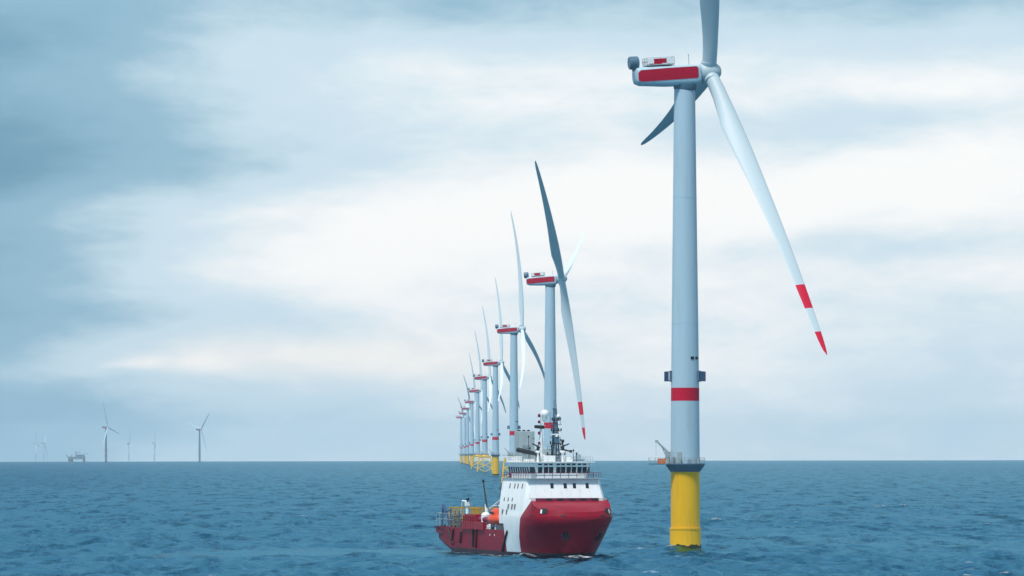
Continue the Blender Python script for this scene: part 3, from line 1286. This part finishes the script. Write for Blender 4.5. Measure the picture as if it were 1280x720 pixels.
def window_side(levels, sgn, y, z, w, h, parent, name='window', m=GLASS):
    b_ = MB()
    x0, x1 = side_x(levels, z - h / 2, y), side_x(levels, z + h / 2, y)
    vs = [(sgn * (x0 + .03), y - w / 2, z - h / 2), (sgn * (x0 + .03), y + w / 2, z - h / 2), (sgn * (x1 + .03), y + w / 2, z + h / 2), (sgn * (x1 + .03), y - w / 2, z + h / 2)]
    bk = [(p[0] - sgn * .12, p[1], p[2]) for p in vs]
    b_.add(vs + bk, [(0, 1, 2, 3), (7, 6, 5, 4), (0, 4, 5, 1), (1, 5, 6, 2), (2, 6, 7, 3), (3, 7, 4, 0)])
    return b_.build(name, m, parent)


def ly_at(px, lx, z=0):
    """station along the ship seen on bearing px at offset lx"""
    y = 20.0
    for _ in range(30):
        d = SHIP_O.y + y * math.cos(SHIP_A) + lx * math.sin(SHIP_A)
        wx = (px - 640) / 5650 * d
        y = (SHIP_O.x + lx * math.cos(SHIP_A) - wx) / math.sin(SHIP_A)
    return y


def lx_at(px, ly):
    lx = 0.0
    for _ in range(30):
        d = SHIP_O.y + ly * math.cos(SHIP_A) + lx * math.sin(SHIP_A)
        wx = (px - 640) / 5650 * d
        lx = (wx - SHIP_O.x + ly * math.sin(SHIP_A)) / math.cos(SHIP_A)
    return lx


# four square windows on the white front, with pale frames round them
for px in (690, 706.5, 718, 734):
    window_front(SUP, lx_at(px, 8.2), 13.15, 0.62, 0.95, sup)
# slim windows along the sides
for z, lst in ((13.1, (637.5, 643.5, 647.5, 653)), (10.7, (630.5, 635.5, 640.5)), (9.25, (635.5, 640, 643.5)), (8.2, (628.5, 633.5))):
    for px in lst:
        sxp = side_x(SUP, z, 0) if z > 7 else 8.6
        y = ly_at(px, -sxp)
        for sgn in (-1, 1):
            lv_ = SUP if z > 11 else [(l, halfw(l, 20) + 0.02) for l in (ZK, 9.4, 11.0)]
            window_side(lv_, sgn, y, z, 0.7, 0.95, sup)
# bridge windows
for px in (675, 682.4, 688.7, 697.8, 703.8, 710.6, 717.2, 724.2, 730.5):
    window_front(BRG, lx_at(px, 10.4), 16.05, 0.83, 1.2, brg)
    window_front(BRG, lx_at(px, 10.2), 17.12, 0.70, 0.30, brg)
for k in range(9):
    for sgn in (-1, 1):
        window_side(BRG, sgn, 12.6 + k * 1.55, 16.05, 1.15, 1.2, brg)
for k in range(2):
    for sgn in (-1, 1):
        b_ = MB()
        hw = 5.95
        cx_, cy_ = sgn * (hw - 0.45), 10.35 + 0.72
        rot = Matrix.Rotation(sgn * math.atan2(1.44, 0.9), 3, 'Z')
        if k == 0:
            b_.box((cx_ - sgn * 0.03, cy_, 16.05), (1.2, 0.3, 1.2), rot)
            b_.build('window', GLASS, brg)
# railings round the bridge deck
mb = MB()
rail(mb, [(-7.1, 26), (-7.1, 8.4), (7.1, 8.4), (7.1, 26)], 14.57, h=1.05, r=0.04, every=1.5, closed=False)
mb.build('railing', MAROON, ship)
for x in (-4.2, -1.4, 1.4):
    mb = MB()
    mb.box((x, 8.46, 15.05), (2.7, 0.05, 0.85))
    mb.build('wind_screen', WHITE, ship)
mb = MB()
rail(mb, [(-6.1, 25), (-6.1, 10.4), (6.1, 10.4), (6.1, 25)], 17.6, h=0.9, r=0.03, every=1.6, closed=False)
mb.build('roof_railing', GALV, brg)
# lifebuoy at the starboard rail
mb = MB()
for k in range(16):
    a0, a1 = 2 * PI * k / 16, 2 * PI * (k + 1) / 16
    yb = 20.0
    mb.tube((-7.22, yb + .42 * math.cos(a0), 15.15 + .42 * math.sin(a0)), (-7.22, yb + .42 * math.cos(a1), 15.15 + .42 * math.sin(a1)), 0.14, n=8, mi=0)
mb.box((-7.17, 20.0, 15.15), (0.05, 1.0, 1.0))
lb = mb.build('lifebuoy', MAROON, ship)
# slot under the superstructure front with openings
mb = MB()
mb.box((0.2, 7.46, 10.62), (12.2, 0.14, 0.5))
sl = mb.build('mooring_slot', MAROON, ship)
for px in (686, 700, 715, 728.5, 743):
    mb = MB()
    mb.box((lx_at(px, 7.4), 7.37, 10.66), (1.15, 0.10, 0.34))
    mb.build('opening', BLACK, sl)


def on_hull(side, z, y):
    w = halfw(z, y)
    p = Vector((side * w, y, z))
    dy = Vector((side * (halfw(z, y + .1) - w), .1, 0))
    dz = Vector((side * (halfw(z + .1, y) - w), 0, .1))
    nrm = dy.cross(dz).normalized()
    if nrm.x * side < 0:
        nrm = -nrm
    t = dy.normalized()
    u = nrm.cross(t)
    rot = Matrix((t, nrm, u)).transposed()
    return p, rot


def y_on_hull(px, side, z):
    best, by = 1e9, 0
    for k in range(400):
        y = lvl(z)[0] + 0.02 + 0.03 * k
        p = ship_world(side * halfw(z, y), y)
        q = 640 + p.x / p.y * 5650
        if abs(q - px) < best:
            best, by = abs(q - px), y
    return by


def hull_patch(name, px, side, z, w, h, depth, m, parent=None, y=None):
    y = y_on_hull(px, side, z) if y is None else y
    p, rot = on_hull(side, z, y)
    b_ = MB()
    b_.box(p, (w, depth, h), rot)
    return b_.build(name, m, parent or HULL, bevel=0.03 if depth > .1 else 0)


# hawse opening with a pale rim, ports and anchor pockets
for side, px in ((-1, 679), (1, None)):
    yy = y_on_hull(679, -1, 8.55)
    fr_ = hull_patch('hawse_frame', px, side, 8.55, 1.55, 1.0, 0.16, BLACK, y=yy)
    p, rot = on_hull(side, 8.45, yy + .25)
    b_ = MB()
    b_.box(p, (0.35, 0.24, 0.75), rot)
    b_.build('roller', WHITE, fr_)
for px, side, z in ((703.6, -1, 7.75), (753, 1, 7.7), (664, -1, 7.75)):
    hull_patch('fairlead', px, side, z, 0.85 if px > 690 else 0.45, 0.34, 0.14, BLACK)
hull_patch('draught_marking', 664.5, -1, 9.2, 0.18, 1.3, 0.06, MAROON)
for px, side in ((707, -1), (748, 1)):
    pk = hull_patch('anchor_pocket', px, side, 3.9, 1.7, 1.5, 0.06, MAROON)
    y = y_on_hull(px, side, 3.8)
    p, rot = on_hull(side, 3.8, y)
    b_ = MB()
    b_.box(p + rot @ Vector((0, .15, .1)), (0.28, 0.3, 1.5), rot)
    for s_ in (-1, 1):
        b_.tube(p + rot @ Vector((0, .2, -.65)), p + rot @ Vector((s_ * .75, .22, .15)), 0.16, 0.06, n=8)
    b_.box(p + rot @ Vector((0, .18, -.7)), (0.9, 0.35, 0.3), rot)
    b_.build('anchor', BLACK, pk)
# black fenders hung along the red sides
for (pa, za, pb, zb_, w) in ((631.5, 4.6, 623, 0.8, .5), (557.5, 4.3, 562, 1.4, .5), (564, 4.4, 560.5, 1.6, .4), (574, 4.0, 571, 1.8, .45),
                             (589, 4.9, 587, 1.2, .5), (593.5, 4.6, 590, 1.0, .35)):
    for side in (-1, 1):
        mb = MB()
        ya, yb2 = ly_at(pa, -8.7), ly_at(pb, -8.7)
        mb.tube((side * (halfw(za, ya) + .12), ya, za), (side * (halfw(zb_, yb2) + .12), yb2, zb_), w * 0.5, n=8)
        mb.build('fender', BLACK, ship)
# raised bulwark house on the side
for side in (-1, 1):
    y0, y1 = ly_at(603, -8.6), ly_at(576, -8.6)
    mb = MB()
    mb.box((side * 7.6, (y0 + y1) / 2, 5.3), (1.9, y1 - y0, 1.5))
    ya, yb2 = ly_at(592, -8.6), ly_at(577, -8.6)
    mb.box((side * 7.5, (ya + yb2) / 2, 6.75), (1.6, yb2 - ya, 1.38), taper=0.92)
    for q in range(5):
        y = ya + (yb2 - ya) * (q + .5) / 5
        mb.box((side * 8.5, y, 5.9), (0.18, 0.22, 2.6))
    mb.build('bulwark_house', RED, ship, bevel=0.05)
    for q in range(4):
        mb = MB()
        mb.ball((side * 7.4, y0 + 1 + q * 1.5, 6.5), 0.55, mi=0)
        mb.build('buoy', MAROON, ship, smooth=True)

# funnel casing aft of the bridge
mb = MB()
mb.box((-1.5, 30.0, 13.4), (3.0, 3.6, 20.0))
fn = mb.build('funnel', GREY, ship, bevel=0.12)
for x in (-2.4, -1.5, -.6):
    mb = MB()
    mb.tube((x, 30.4, 23.2), (x, 30.5, 23.6), 0.3, n=12)
    mb.build('exhaust_pipe', BLACK, fn, smooth=True)
mb = MB()
mb.box((-0.3, 28.15, 22.5), (.5, .12, .7))
for k in range(7):
    mb.box((-1.7, 28.17, 19.2 + k * .25), (1.6, .08, .1))
mb.build('louvre', GALV, fn)
mb = MB()
mb.box((2.6, 30.0, 11.8), (3.0, 3.6, 16.4))
mb.build('funnel', GREY, ship, bevel=0.12)
mb = MB()
mb.box((-5.0, 25.0, 18.1), (2.2, 3.4, 1.0))
mb.build('deck_locker', WHITE, ship, bevel=0.08)
# black boom stowed on its rest behind the bridge roof
xa, xb = lx_at(647.5, 22), lx_at(672, 16)
mb = MB()
mb.tube((xa, 22, 19.85), (xb, 16, 19.05), 0.46, 0.38, n=14)
mb.box((xb, 16, 19.0), (0.7, 0.9, 0.8))
gb = mb.build('stowed_boom', BLACK, ship, smooth=True)
mb = MB()
mb.tube((xa * .65 + xb * .35, 19.9, 17.6), (xa * .65 + xb * .35, 19.9, 19.3), 0.12, n=8)
mb.tube((xb, 16, 17.6), (xb, 16, 18.8), 0.3, n=10)
mb.build('boom_rest', GALV, gb)

# white signal mast with lamps and domes
xm = lx_at(676.5, 17)
mb = MB()
mb.tube((xm, 17, 17.6), (xm, 17, 27.0), 0.30, 0.16, n=12)
mb.tube((xm + .75, 17.4, 17.6), (xm + .12, 17, 24), 0.09, n=8)
mb.tube((xm - .75, 17.4, 17.6), (xm - .12, 17, 24), 0.09, n=8)
mb.box((xm, 17, 18.3), (1.5, 1.2, 1.4), taper=0.75)
for z in (20.2, 22.2, 24.4, 26.0):
    mb.box((xm, 17, z), (1.5, 0.16, 0.12))
ms = mb.build('signal_mast', WHITE, ship, smooth=30)
for z in (21.1, 23.0, 25.1, 26.3):
    mb = MB()
    mb.lathe([(.2, -.28), (.24, -.2), (.24, .2), (.12, .3)], (xm - .45, 16.85, z), n=12)
    mb.build('signal_lamp', MAROON, ms, smooth=True)
mb = MB()
mb.ball((lx_at(681, 17), 17, 26.6), 0.80)
mb.lathe([(.3, 25.2), (.5, 25.5), (.62, 25.9)], (lx_at(681, 17), 17, 0), n=16)
mb.build('radar_dome', WHITE, ms, smooth=True)
mb = MB()
mb.tube((xm - 1.1, 16.8, 24.2), (xm + .5, 16.8, 24.1), 0.33, n=12)
mb.tube((xm - 1.35, 16.8, 24.2), (xm - 1.1, 16.8, 24.2), 0.26, 0.33, n=12)
mb.build('searchlight', BLACK, ms, smooth=True)
mb = MB()
mb.tube((xm + .4, 17, 24.9), (lx_at(681, 17), 17, 25.3), 0.10, n=8)
mb.build('dome_bracket', WHITE, ms)

# dark lattice mast
xl = lx_at(694, 18)
mb = MB()
wl_ = 0.55
for sx_ in (-1, 1):
    for sy_ in (-1, 1):
        mb.tube((xl + sx_ * wl_, 18 + sy_ * wl_, 17.6), (xl + sx_ * .22, 18 + sy_ * .22, 27.5), 0.09, 0.07, n=6)
for k in range(9):
    z0, z1 = 17.6 + k * 1.1, 17.6 + (k + 1) * 1.1
    a0, a1 = wl_ - (wl_ - .22) * k / 9, wl_ - (wl_ - .22) * (k + 1) / 9
    for sy_ in (-1, 1):
        s_ = 1 if k % 2 else -1
        mb.tube((xl - s_ * a0, 18 + sy_ * a0, z0), (xl + s_ * a1, 18 + sy_ * a1, z1), 0.05, n=5)
        mb.tube((xl - a1, 18 + sy_ * a1, z1), (xl + a1, 18 + sy_ * a1, z1), 0.05, n=5)
for z, w in ((19.9, 2.9), (22.2, 1.9), (24.6, 2.2)):
    mb.box((xl, 18, z), (w, 1.3, 0.10))
lm = mb.build('lattice_mast', GREYB, ship)
mb = MB()
rail(mb, [(xl - 1.4, 17.4), (xl + 1.4, 17.4), (xl + 1.4, 18.6), (xl - 1.4, 18.6)], 19.95, h=.9, r=.035)
mb.build('railing', GALV, lm)
for dx_, y, z, sz_ in ((.1, 17.2, 21.6, (.9, .5, 1.1)), (-.1, 17.3, 24.0, (.6, .5, .9))):
    mb = MB()
    mb.box((xl + dx_, y, z), sz_)
    mb.build('equipment_cabinet', GREYB, lm, bevel=.04)
mb = MB()
mb.ball((lx_at(697.5, 18), 18, 26.1), 0.48)
mb.tube((xl, 18, 25.0), (lx_at(697.5, 18), 18, 25.7), 0.12, n=8)
mb.build('radar_dome', WHITE, lm, smooth=True)
mb = MB()
mb.box((xl, 17.0, 22.75), (2.3, .2, .22))
mb.lathe([(.25, 22.3), (.2, 22.65)], (xl, 17.0, 0), n=12)
mb.build('radar_scanner', WHITE, lm)
mb = MB()
for x, z0, z1 in ((xl - .2, 27.4, 29.3), (xl + .25, 27.3, 28.4), (xl - 1.0, 24.6, 27.0), (xl + 1.0, 24.6, 26.2)):
    mb.tube((x, 18, z0), (x, 18, z1), 0.04, n=5)
mb.build('whip_antenna', BLACK, lm)


# fire monitors on the bridge roof
def monitor(x, y, s, dirx, ball):
    b_ = MB()
    b_.tube((x, y, 17.6), (x, y, 19.6), 0.22, 0.16, n=10, mi=1)
    b_.lathe([(.45, 19.3), (.5, 19.5), (.45, 19.7)], (x, y, 0), n=14, mi=1)
    b_.tube((x, y, 19.6), (x + .05 * dirx, y, 20.7), 0.30, 0.22, n=10)
    b_.tube((x, y, 20.5), (x + dirx * 1.2, y - .3, 21.0), 0.16, 0.11, n=10)
    b_.tube((x, y, 20.4), (x - dirx * .35, y, 20.2), 0.18, n=8)
    if ball:
        b_.tube((x, y, 20.6), (x, y, 21.4), .13, n=8)
        b_.ball((x, y, 21.5), .30)
        b_.tube((x, y, 19.9), (x + dirx * 1.6, y - .4, 19.5), 0.18, 0.12, n=10)
        b_.box((x + dirx * 1.45, y - .4, 19.55), (.4, .4, .5))
    return b_.build('fire_monitor', [BLACK, WHITE], ship, smooth=40)


monitor(lx_at(672.5, 14.5), 14.5, 1, -1, False)
monitor(lx_at(703.5, 14.5), 14.5, 1, 1, True)
for px, y, z, sz_ in ((711, 15, 18.1, (1.3, 1.2, 0.9)), (686, 15, 18.2, (2.2, 1.5, 1.1)), (662, 18, 17.9, (2.0, 1.5, 0.5))):
    mb = MB()
    mb.box((lx_at(px, y), y, z), sz_)
    mb.build('roof_locker', WHITE, brg, bevel=0.08)

# deck crane: white pedestal, black knuckle boom, davit arm
mb = MB()
yc_ = ly_at(584, -6.2)
mb.tube((-6.2, yc_, 3.5), (-6.2, yc_, 9.4), 0.34, 0.28, n=14)
mb.box((-6.2, yc_, 9.3), (0.8, 1.0, 0.7))
mb.tube((-6.2, yc_, 9.7), (-6.2, yc_ + 3.6, 9.9), 0.22, .16, n=8)
mb.tube((-6.2, yc_ + 3.6, 9.9), (-6.2, yc_ + 5.0, 6.5), 0.12, n=8)
cp = mb.build('deck_crane', WHITE, ship, smooth=35)
mb = MB()
mb.box((-6.2, yc_ - .3, 10.2), (.5, .5, .4))
mb.tube((-6.2, yc_, 9.8), (-6.2, yc_ - 1.0, 10.5), .12, n=6)
mb.build('winch', BLACK, cp)
mb = MB()
yb_ = ly_at(608.5, -5.5)
mb.tube((-5.5, yb_, 6.0), (-5.5, yb_ + .4, 9.3), 0.35, .3, n=10, mi=1)
mb.tube((-5.5, yb_, 8.9), (-5.5, yb_ + 2.6, 13.8), 0.20, .14, n=8)
mb.ball((-5.5, yb_ + 2.6, 13.85), .27)
mb.build('knuckle_boom', [BLACK, WHITE], ship, smooth=35)
mb = MB()
ya_, yb2_ = ly_at(628, -7.0), ly_at(612, -6.6)
mb.tube((-7.0, ya_, 10.6), (-6.6, yb2_, 8.6), 0.15, n=8)
mb.tube((-7.0, ya_, 9.8), (-7.0, ya_, 11.2), 0.12, n=8)
mb.build('davit', WHITE, ship)
# blue lattice gallows over the stern roller
for side in (-1, 1):
    mb = MB()
    y0, y1 = ly_at(563, -7.6), ly_at(553, -7.6)
    mb.tube((side * 7.6, y1, 4.7), (side * 7.6, y1 - .6, 9.0), 0.26, n=8)
    mb.tube((side * 7.6, y1 - .6, 9.0), (side * 7.6, y0 - 1, 4.0), 0.28, n=8)
    mb.tube((side * 7.6, y0, 4.4), (side * 7.6, y0 - .2, 8.2), 0.14, n=8)
    mb.tube((side * 7.6, y1 - .8, 7.6), (side * 7.6, y0 - .2, 8.0), 0.12, n=8)
    mb.build('gallows', DARKB, ship, smooth=True)
mb = MB()
rail(mb, [(-7.9, 58), (-7.9, 71), (7.9, 71), (7.9, 58)], 4.75, h=2.6, r=.05, every=2.6, closed=False)
mb.build('cargo_rail', GALV, ship)
# ladders and lights on the aft edge of the white house
mb = MB()
for k in range(12):
    mb.box((-7.4, 25.4 + .02 * k, 9.0 + k * .45), (.5, .25, .05))
mb.tube((-7.65, 25.4, 8.8), (-7.3, 25.9, 14.4), .05, n=6)
mb.tube((-7.15, 25.4, 8.8), (-6.9, 25.9, 14.4), .05, n=6)
mb.box((-7.5, 25.8, 12.6), (.6, .5, .5))
mb.box((-7.5, 25.6, 11.3), (.6, .5, .4))
mb.build('ladder', GREYB, ship)

# winches, bollards and rails on the aft deck
for x, y in ((-2.5, 36), (2.5, 36), (-5.6, ly_at(596, -5.6))):
    mb = MB()
    mb.lathe([(.9, -1.3), (.9, -1.15), (.5, -1.1), (.5, 1.1), (.9, 1.15), (.9, 1.3)], (x, y, 4.7), n=18, axis='x')
    mb.box((x, y, 3.85), (3.2, 1.4, .7))
    mb.build('winch', GREYB, ship, smooth=35)
for k in range(6):
    for side in (-1, 1):
        mb = MB()
        for dy_ in (0, .7):
            mb.tube((side * 7.6, 30 + k * 7 + dy_, 3.5), (side * 7.6, 30 + k * 7 + dy_, 5.1), .17, n=10)
        mb.box((side * 7.6, 30.35 + k * 7, 3.6), (.5, 1.2, .15))
        mb.build('bollard', BLACK, ship)
for side in (-1, 1):
    mb = MB()
    ya_, yb2_ = ly_at(574, -8.4), ly_at(549, -8.4)
    rail(mb, [(side * 7.95, ya_), (side * 7.95, yb2_)], 4.75, h=1.4, r=.05, every=1.6, closed=False)
    mb.build('railing', GREYB, ship)
    mb = MB()
    rail(mb, [(side * 8.1, 26.5), (side * 8.1, ly_at(603, -8.4))], 4.75, h=1.3, r=.05, every=1.6, closed=False)
    mb.build('railing', GREYB, ship)
    mb = MB()
    for k in range(5):
        y = 62 - k * 1.5
        mb.tube((side * 7.0, y, 4.0), (side * 7.0, y - .3, 7.4 + .5 * (k % 2)), .09, n=6)
    mb.tube((side * 7.0, 62.2, 6.8), (side * 7.0, 55.4, 7.0), .08, n=6)
    mb.tube((side * 7.0, 62.2, 5.6), (side * 7.0, 55.4, 5.8), .08, n=6)
    mb.build('pipe_rack', DARKB, ship)
# more aerials and yards on the bridge roof
for x, y, z0, z1, r_ in ((-4.8, 15, 17.6, 20.4, .05), (-3.6, 20, 17.6, 22.6, .05), (1.5, 16, 17.6, 21.2, .05), (3.4, 14, 17.6, 20.0, .05),
                         (4.6, 16, 17.6, 19.4, .07), (2.4, 19, 17.6, 22.0, .05), (-0.6, 15, 17.6, 20.8, .07)):
    mb = MB()
    mb.tube((x, y, z0), (x, y, z1), r_, n=6)
    mb.box((x, y, z1 - .3), (.25, .25, .3))
    mb.build('aerial', BLACK, brg)
mb = MB()
for z, w in ((18.9, 3.6), (21.0, 2.4), (23.4, 2.0), (25.4, 1.7)):
    mb.box((xl, 17.35, z), (w, .14, .14))
    for q in (-.5, -.25, .25, .5):
        mb.box((xl + q * w * .95, 17.3, z + .28), (.2, .2, .45))
mb.tube((xl - .75, 17.4, 17.6), (xl - .3, 17.6, 25.5), .07, n=6)
mb.tube((xl + .75, 17.4, 17.6), (xl + .3, 17.6, 25.5), .07, n=6)
for k in range(14):
    mb.box((xl, 17.35, 17.9 + k * .55), (.5, .06, .05))
mb.build('yard', BLACK, lm)

# ---- things carried on the deck
ship_rot = Matrix.Rotation(SHIP_A, 4, 'Z')


def deck_thing(o, x, y, z, label, cat, group=None):
    o.location = ship_world(x, y, z)
    o.rotation_euler = (0, 0, SHIP_A)
    return tag(o, label, cat, group)


# rescue boat
rb = empty('rescue_boat', (0, 0, 0))
mb = MB()
rows = []
for k in range(15):
    t = -1 + 2 * k / 14
    w = 1.25 * (1 - abs(t) ** 2.6) ** 0.6 + .03
    h = 0.85 * (1 - abs(t) ** 3) ** .5 + .03
    rows.append([(w * math.cos(a), 3.1 * t, h * math.sin(a) * (1 if math.sin(a) < 0 else 1.15)) for a in [2 * PI * i / 16 for i in range(16)]])
mb.grid(rows, close=True)
mb.build('hull', ORANGE, rb, smooth=True)
mb = MB()
rows = []
for k in range(9):
    t = -1 + 2 * k / 8
    w = .95 * (1 - abs(t) ** 3) ** .5 + .02
    h = 1.35 * (1 - abs(t) ** 3.5) ** .5 + .02
    rows.append([(w * math.cos(a), 1.9 * t, .45 + h * math.sin(a)) for a in [PI * i / 10 for i in range(11)]])
mb.grid(rows)
mb.build('canopy', ORANGE, rb, smooth=True)
for k in range(3):
    mb = MB()
    mb.box((-.9, -1.0 + k * .9, 1.1), (.14, .5, .35))
    mb.build('window', GLASS, rb)
rb.scale = (1.15, 1.1, 1.2)
deck_thing(rb, -7.3, ly_at(620.5, -7.3), 6.6, 'orange enclosed rescue boat slung beside the white superstructure', 'rescue boat')
# cradle for it: part of the ship
mb = MB()
yr = ly_at(620.5, -7.3)
for dy_ in (-1.6, 1.6):
    mb.box((-7.2, yr + dy_, 4.75), (2.0, .3, 2.4), taper=.8)
    mb.tube((-6.0, yr + dy_, 3.5), (-6.2, yr + dy_, 9.3), .12, n=8)
    mb.tube((-6.2, yr + dy_, 9.3), (-7.4, yr + dy_, 9.2), .10, n=8)
mb.build('boat_cradle', WHITE, ship)

# yellow cargo baskets
YG = 'yellow cargo baskets on the aft deck'


def basket(lx_, wy):
    b_ = MB()
    for x in (-lx_ / 2, lx_ / 2):
        for y in (-wy / 2, wy / 2):
            b_.box((x, y, 2.0), (.22, .22, 4.0))
    for z in (.12, 1.3, 2.6, 3.9):
        for y in (-wy / 2, wy / 2):
            b_.box((0, y, z), (lx_ - .22, .16, .16))
        for x in (-lx_ / 2, lx_ / 2):
            b_.box((x, 0, z), (.16, wy - .22, .16))
    b_.box((0, 0, 1.2), (lx_ - .4, wy - .4, 2.0))
    nn_ = int(wy / .9)
    for k in range(1, nn_):
        y = -wy / 2 + wy * k / nn_
        for x in (-lx_ / 2, lx_ / 2):
            b_.box((x, y, 2.0), (.10, .12, 3.7))
    for k in range(1, 5):
        x = -lx_ / 2 + lx_ * k / 5
        for y in (-wy / 2, wy / 2):
            b_.box((x, y, 2.0), (.12, .10, 3.7))
    for q in range(len(b_.v)):
        b_.v[q] = (b_.v[q][0], b_.v[q][1], b_.v[q][2] * 1.28)
    return b_.build('cargo_basket', YELD, None)


deck_thing(basket(4.6, 7.0), -4.6, 61.0, 3.52, 'yellow barred cargo basket near the stern, beside the dark blue gallows', 'cargo basket', YG)
deck_thing(basket(4.4, 6.0), -3.9, 48.5, 3.52, 'yellow barred cargo basket amidships behind the red bulwark house', 'cargo basket', YG)
# grey container behind the baskets
mb = MB()
mb.box((0, 0, 1.3), (6.0, 2.4, 2.6))
for k in range(14):
    mb.box((-2.8 + k * .43, -1.22, 1.3), (.16, .08, 2.3))
deck_thing(mb.build('shipping_container', GREYB, None), 2.6, 58.0, 3.52, 'grey ribbed container on the port side of the aft deck', 'container')
# white tanks beside the rescue boat
TG = 'white tanks on the aft deck'
yt = ly_at(606, -7.2)
for k, (dy_, z, h, lab) in enumerate(((0.0, 3.52, 4.4, 'tall white upright tank between the rescue boat and the red bulwark house'),
                                      (-3.0, 3.52, 2.2, 'short white upright tank under the rescue boat\'s stern'))):
    mb = MB()
    mb.lathe([(.5, 0), (.85, .25), (.9, .6), (.9, h - .5), (.6, h - .12), (.2, h)], n=20)
    for s_ in range(4):
        a = PI / 4 + s_ * PI / 2
        mb.tube((1.0 * math.cos(a), 1.0 * math.sin(a), 0), (1.0 * math.cos(a), 1.0 * math.sin(a), h * .8), .07, n=6)
    mb.lathe([(.97, h * .55), (.97, h * .55 + .15)], n=20)
    o = mb.build('storage_tank', WHITE, None, smooth=35)
    deck_thing(o, -7.0, yt + dy_, z, lab, 'tank', TG)
# black hose reel
mb = MB()
for s_ in (-1, 1):
    mb.lathe([(1.3, s_ * .7 - .06), (1.3, s_ * .7 + .06)], n=24, axis='x')
mb.lathe([(.9, -.65), (.9, .65)], n=24, axis='x')
mb.box((0, 0, -1.0), (1.8, 1.4, .9))
deck_thing(mb.build('hose_reel', BLACK, None, smooth=35), -6.0, ly_at(601, -6.0), 6.0, 'black hose reel beside the tall white tank', 'hose reel')


# ------------------------------------------------------------------ far platform and far ship on the horizon
def far_platform():
    root = empty('offshore_platform', Vector(at(96, 12200)) - Vector((0, 0, 5)))
    tag(root, 'dark offshore platform with a flat helideck on the left horizon', 'offshore platform')
    mb = MB()
    mb.box((3, 0, 16.5), (38, 26, 7))
    mb.box((9, 0, 22), (22, 20, 5))
    mb.build('deck_house', FARST, root)
    for x in (-13, 19):
        for y in (-9, 9):
            mb = MB()
            mb.tube((x * 1.1, y * 1.1, -14), (x, y, 14), 2.0, n=10)
            mb.build('leg', FARST, root)
    mb = MB()
    mb.box((16, 0, 27), (30, 24, 1.2))
    mb.build('helideck', FARST, root)
    mb = MB()
    mb.tube((-3, 0, 20), (-3, 0, 34), 1.2, n=8)
    mb.tube((-3, 0, 30), (10, 0, 33), .8, n=6)
    mb.build('crane', FARST, root)
    mb = MB()
    mb.box((-20, 0, 12), (6, 12, 16))
    mb.tube((-20, 0, 14), (-30, 0, 26), 1.0, n=6)
    mb.tube((-20, 0, 14), (-12, 0, 26), 1.0, n=6)
    mb.build('flare_arm', FARST, root)


far_platform()


def far_ship():
    root = empty('distant_ship', at(721.5, 13500), R(20))
    tag(root, 'tiny hazy grey vessel on the horizon just right of the ship\'s bridge roof', 'ship')
    mb = MB()
    rows = []
    for z, w, l0, l1 in ((-3, 4, -20, 21), (5, 6, -22, 24)):
        rows.append([(l0, -w, z), (l1 - 8, -w, z), (l1, 0, z), (l1 - 8, w, z), (l0, w, z)])
    mb.grid(rows, close=True)
    mb.add(rows[1], [(0, 1, 2, 3, 4)])
    mb.build('hull', FARST, root)
    mb = MB()
    mb.box((4, 0, 11), (14, 10, 12))
    mb.box((5, 0, 18.5), (9, 9, 3))
    mb.build('superstructure', GREY, root)
    mb = MB()
    mb.tube((3, 0, 20), (3, 0, 27), .6, n=6)
    mb.tube((-16, 0, 5), (-2, 0, 19), .6, n=6)
    mb.build('mast', FARST, root)


far_ship()
bpy.context.view_layer.update()
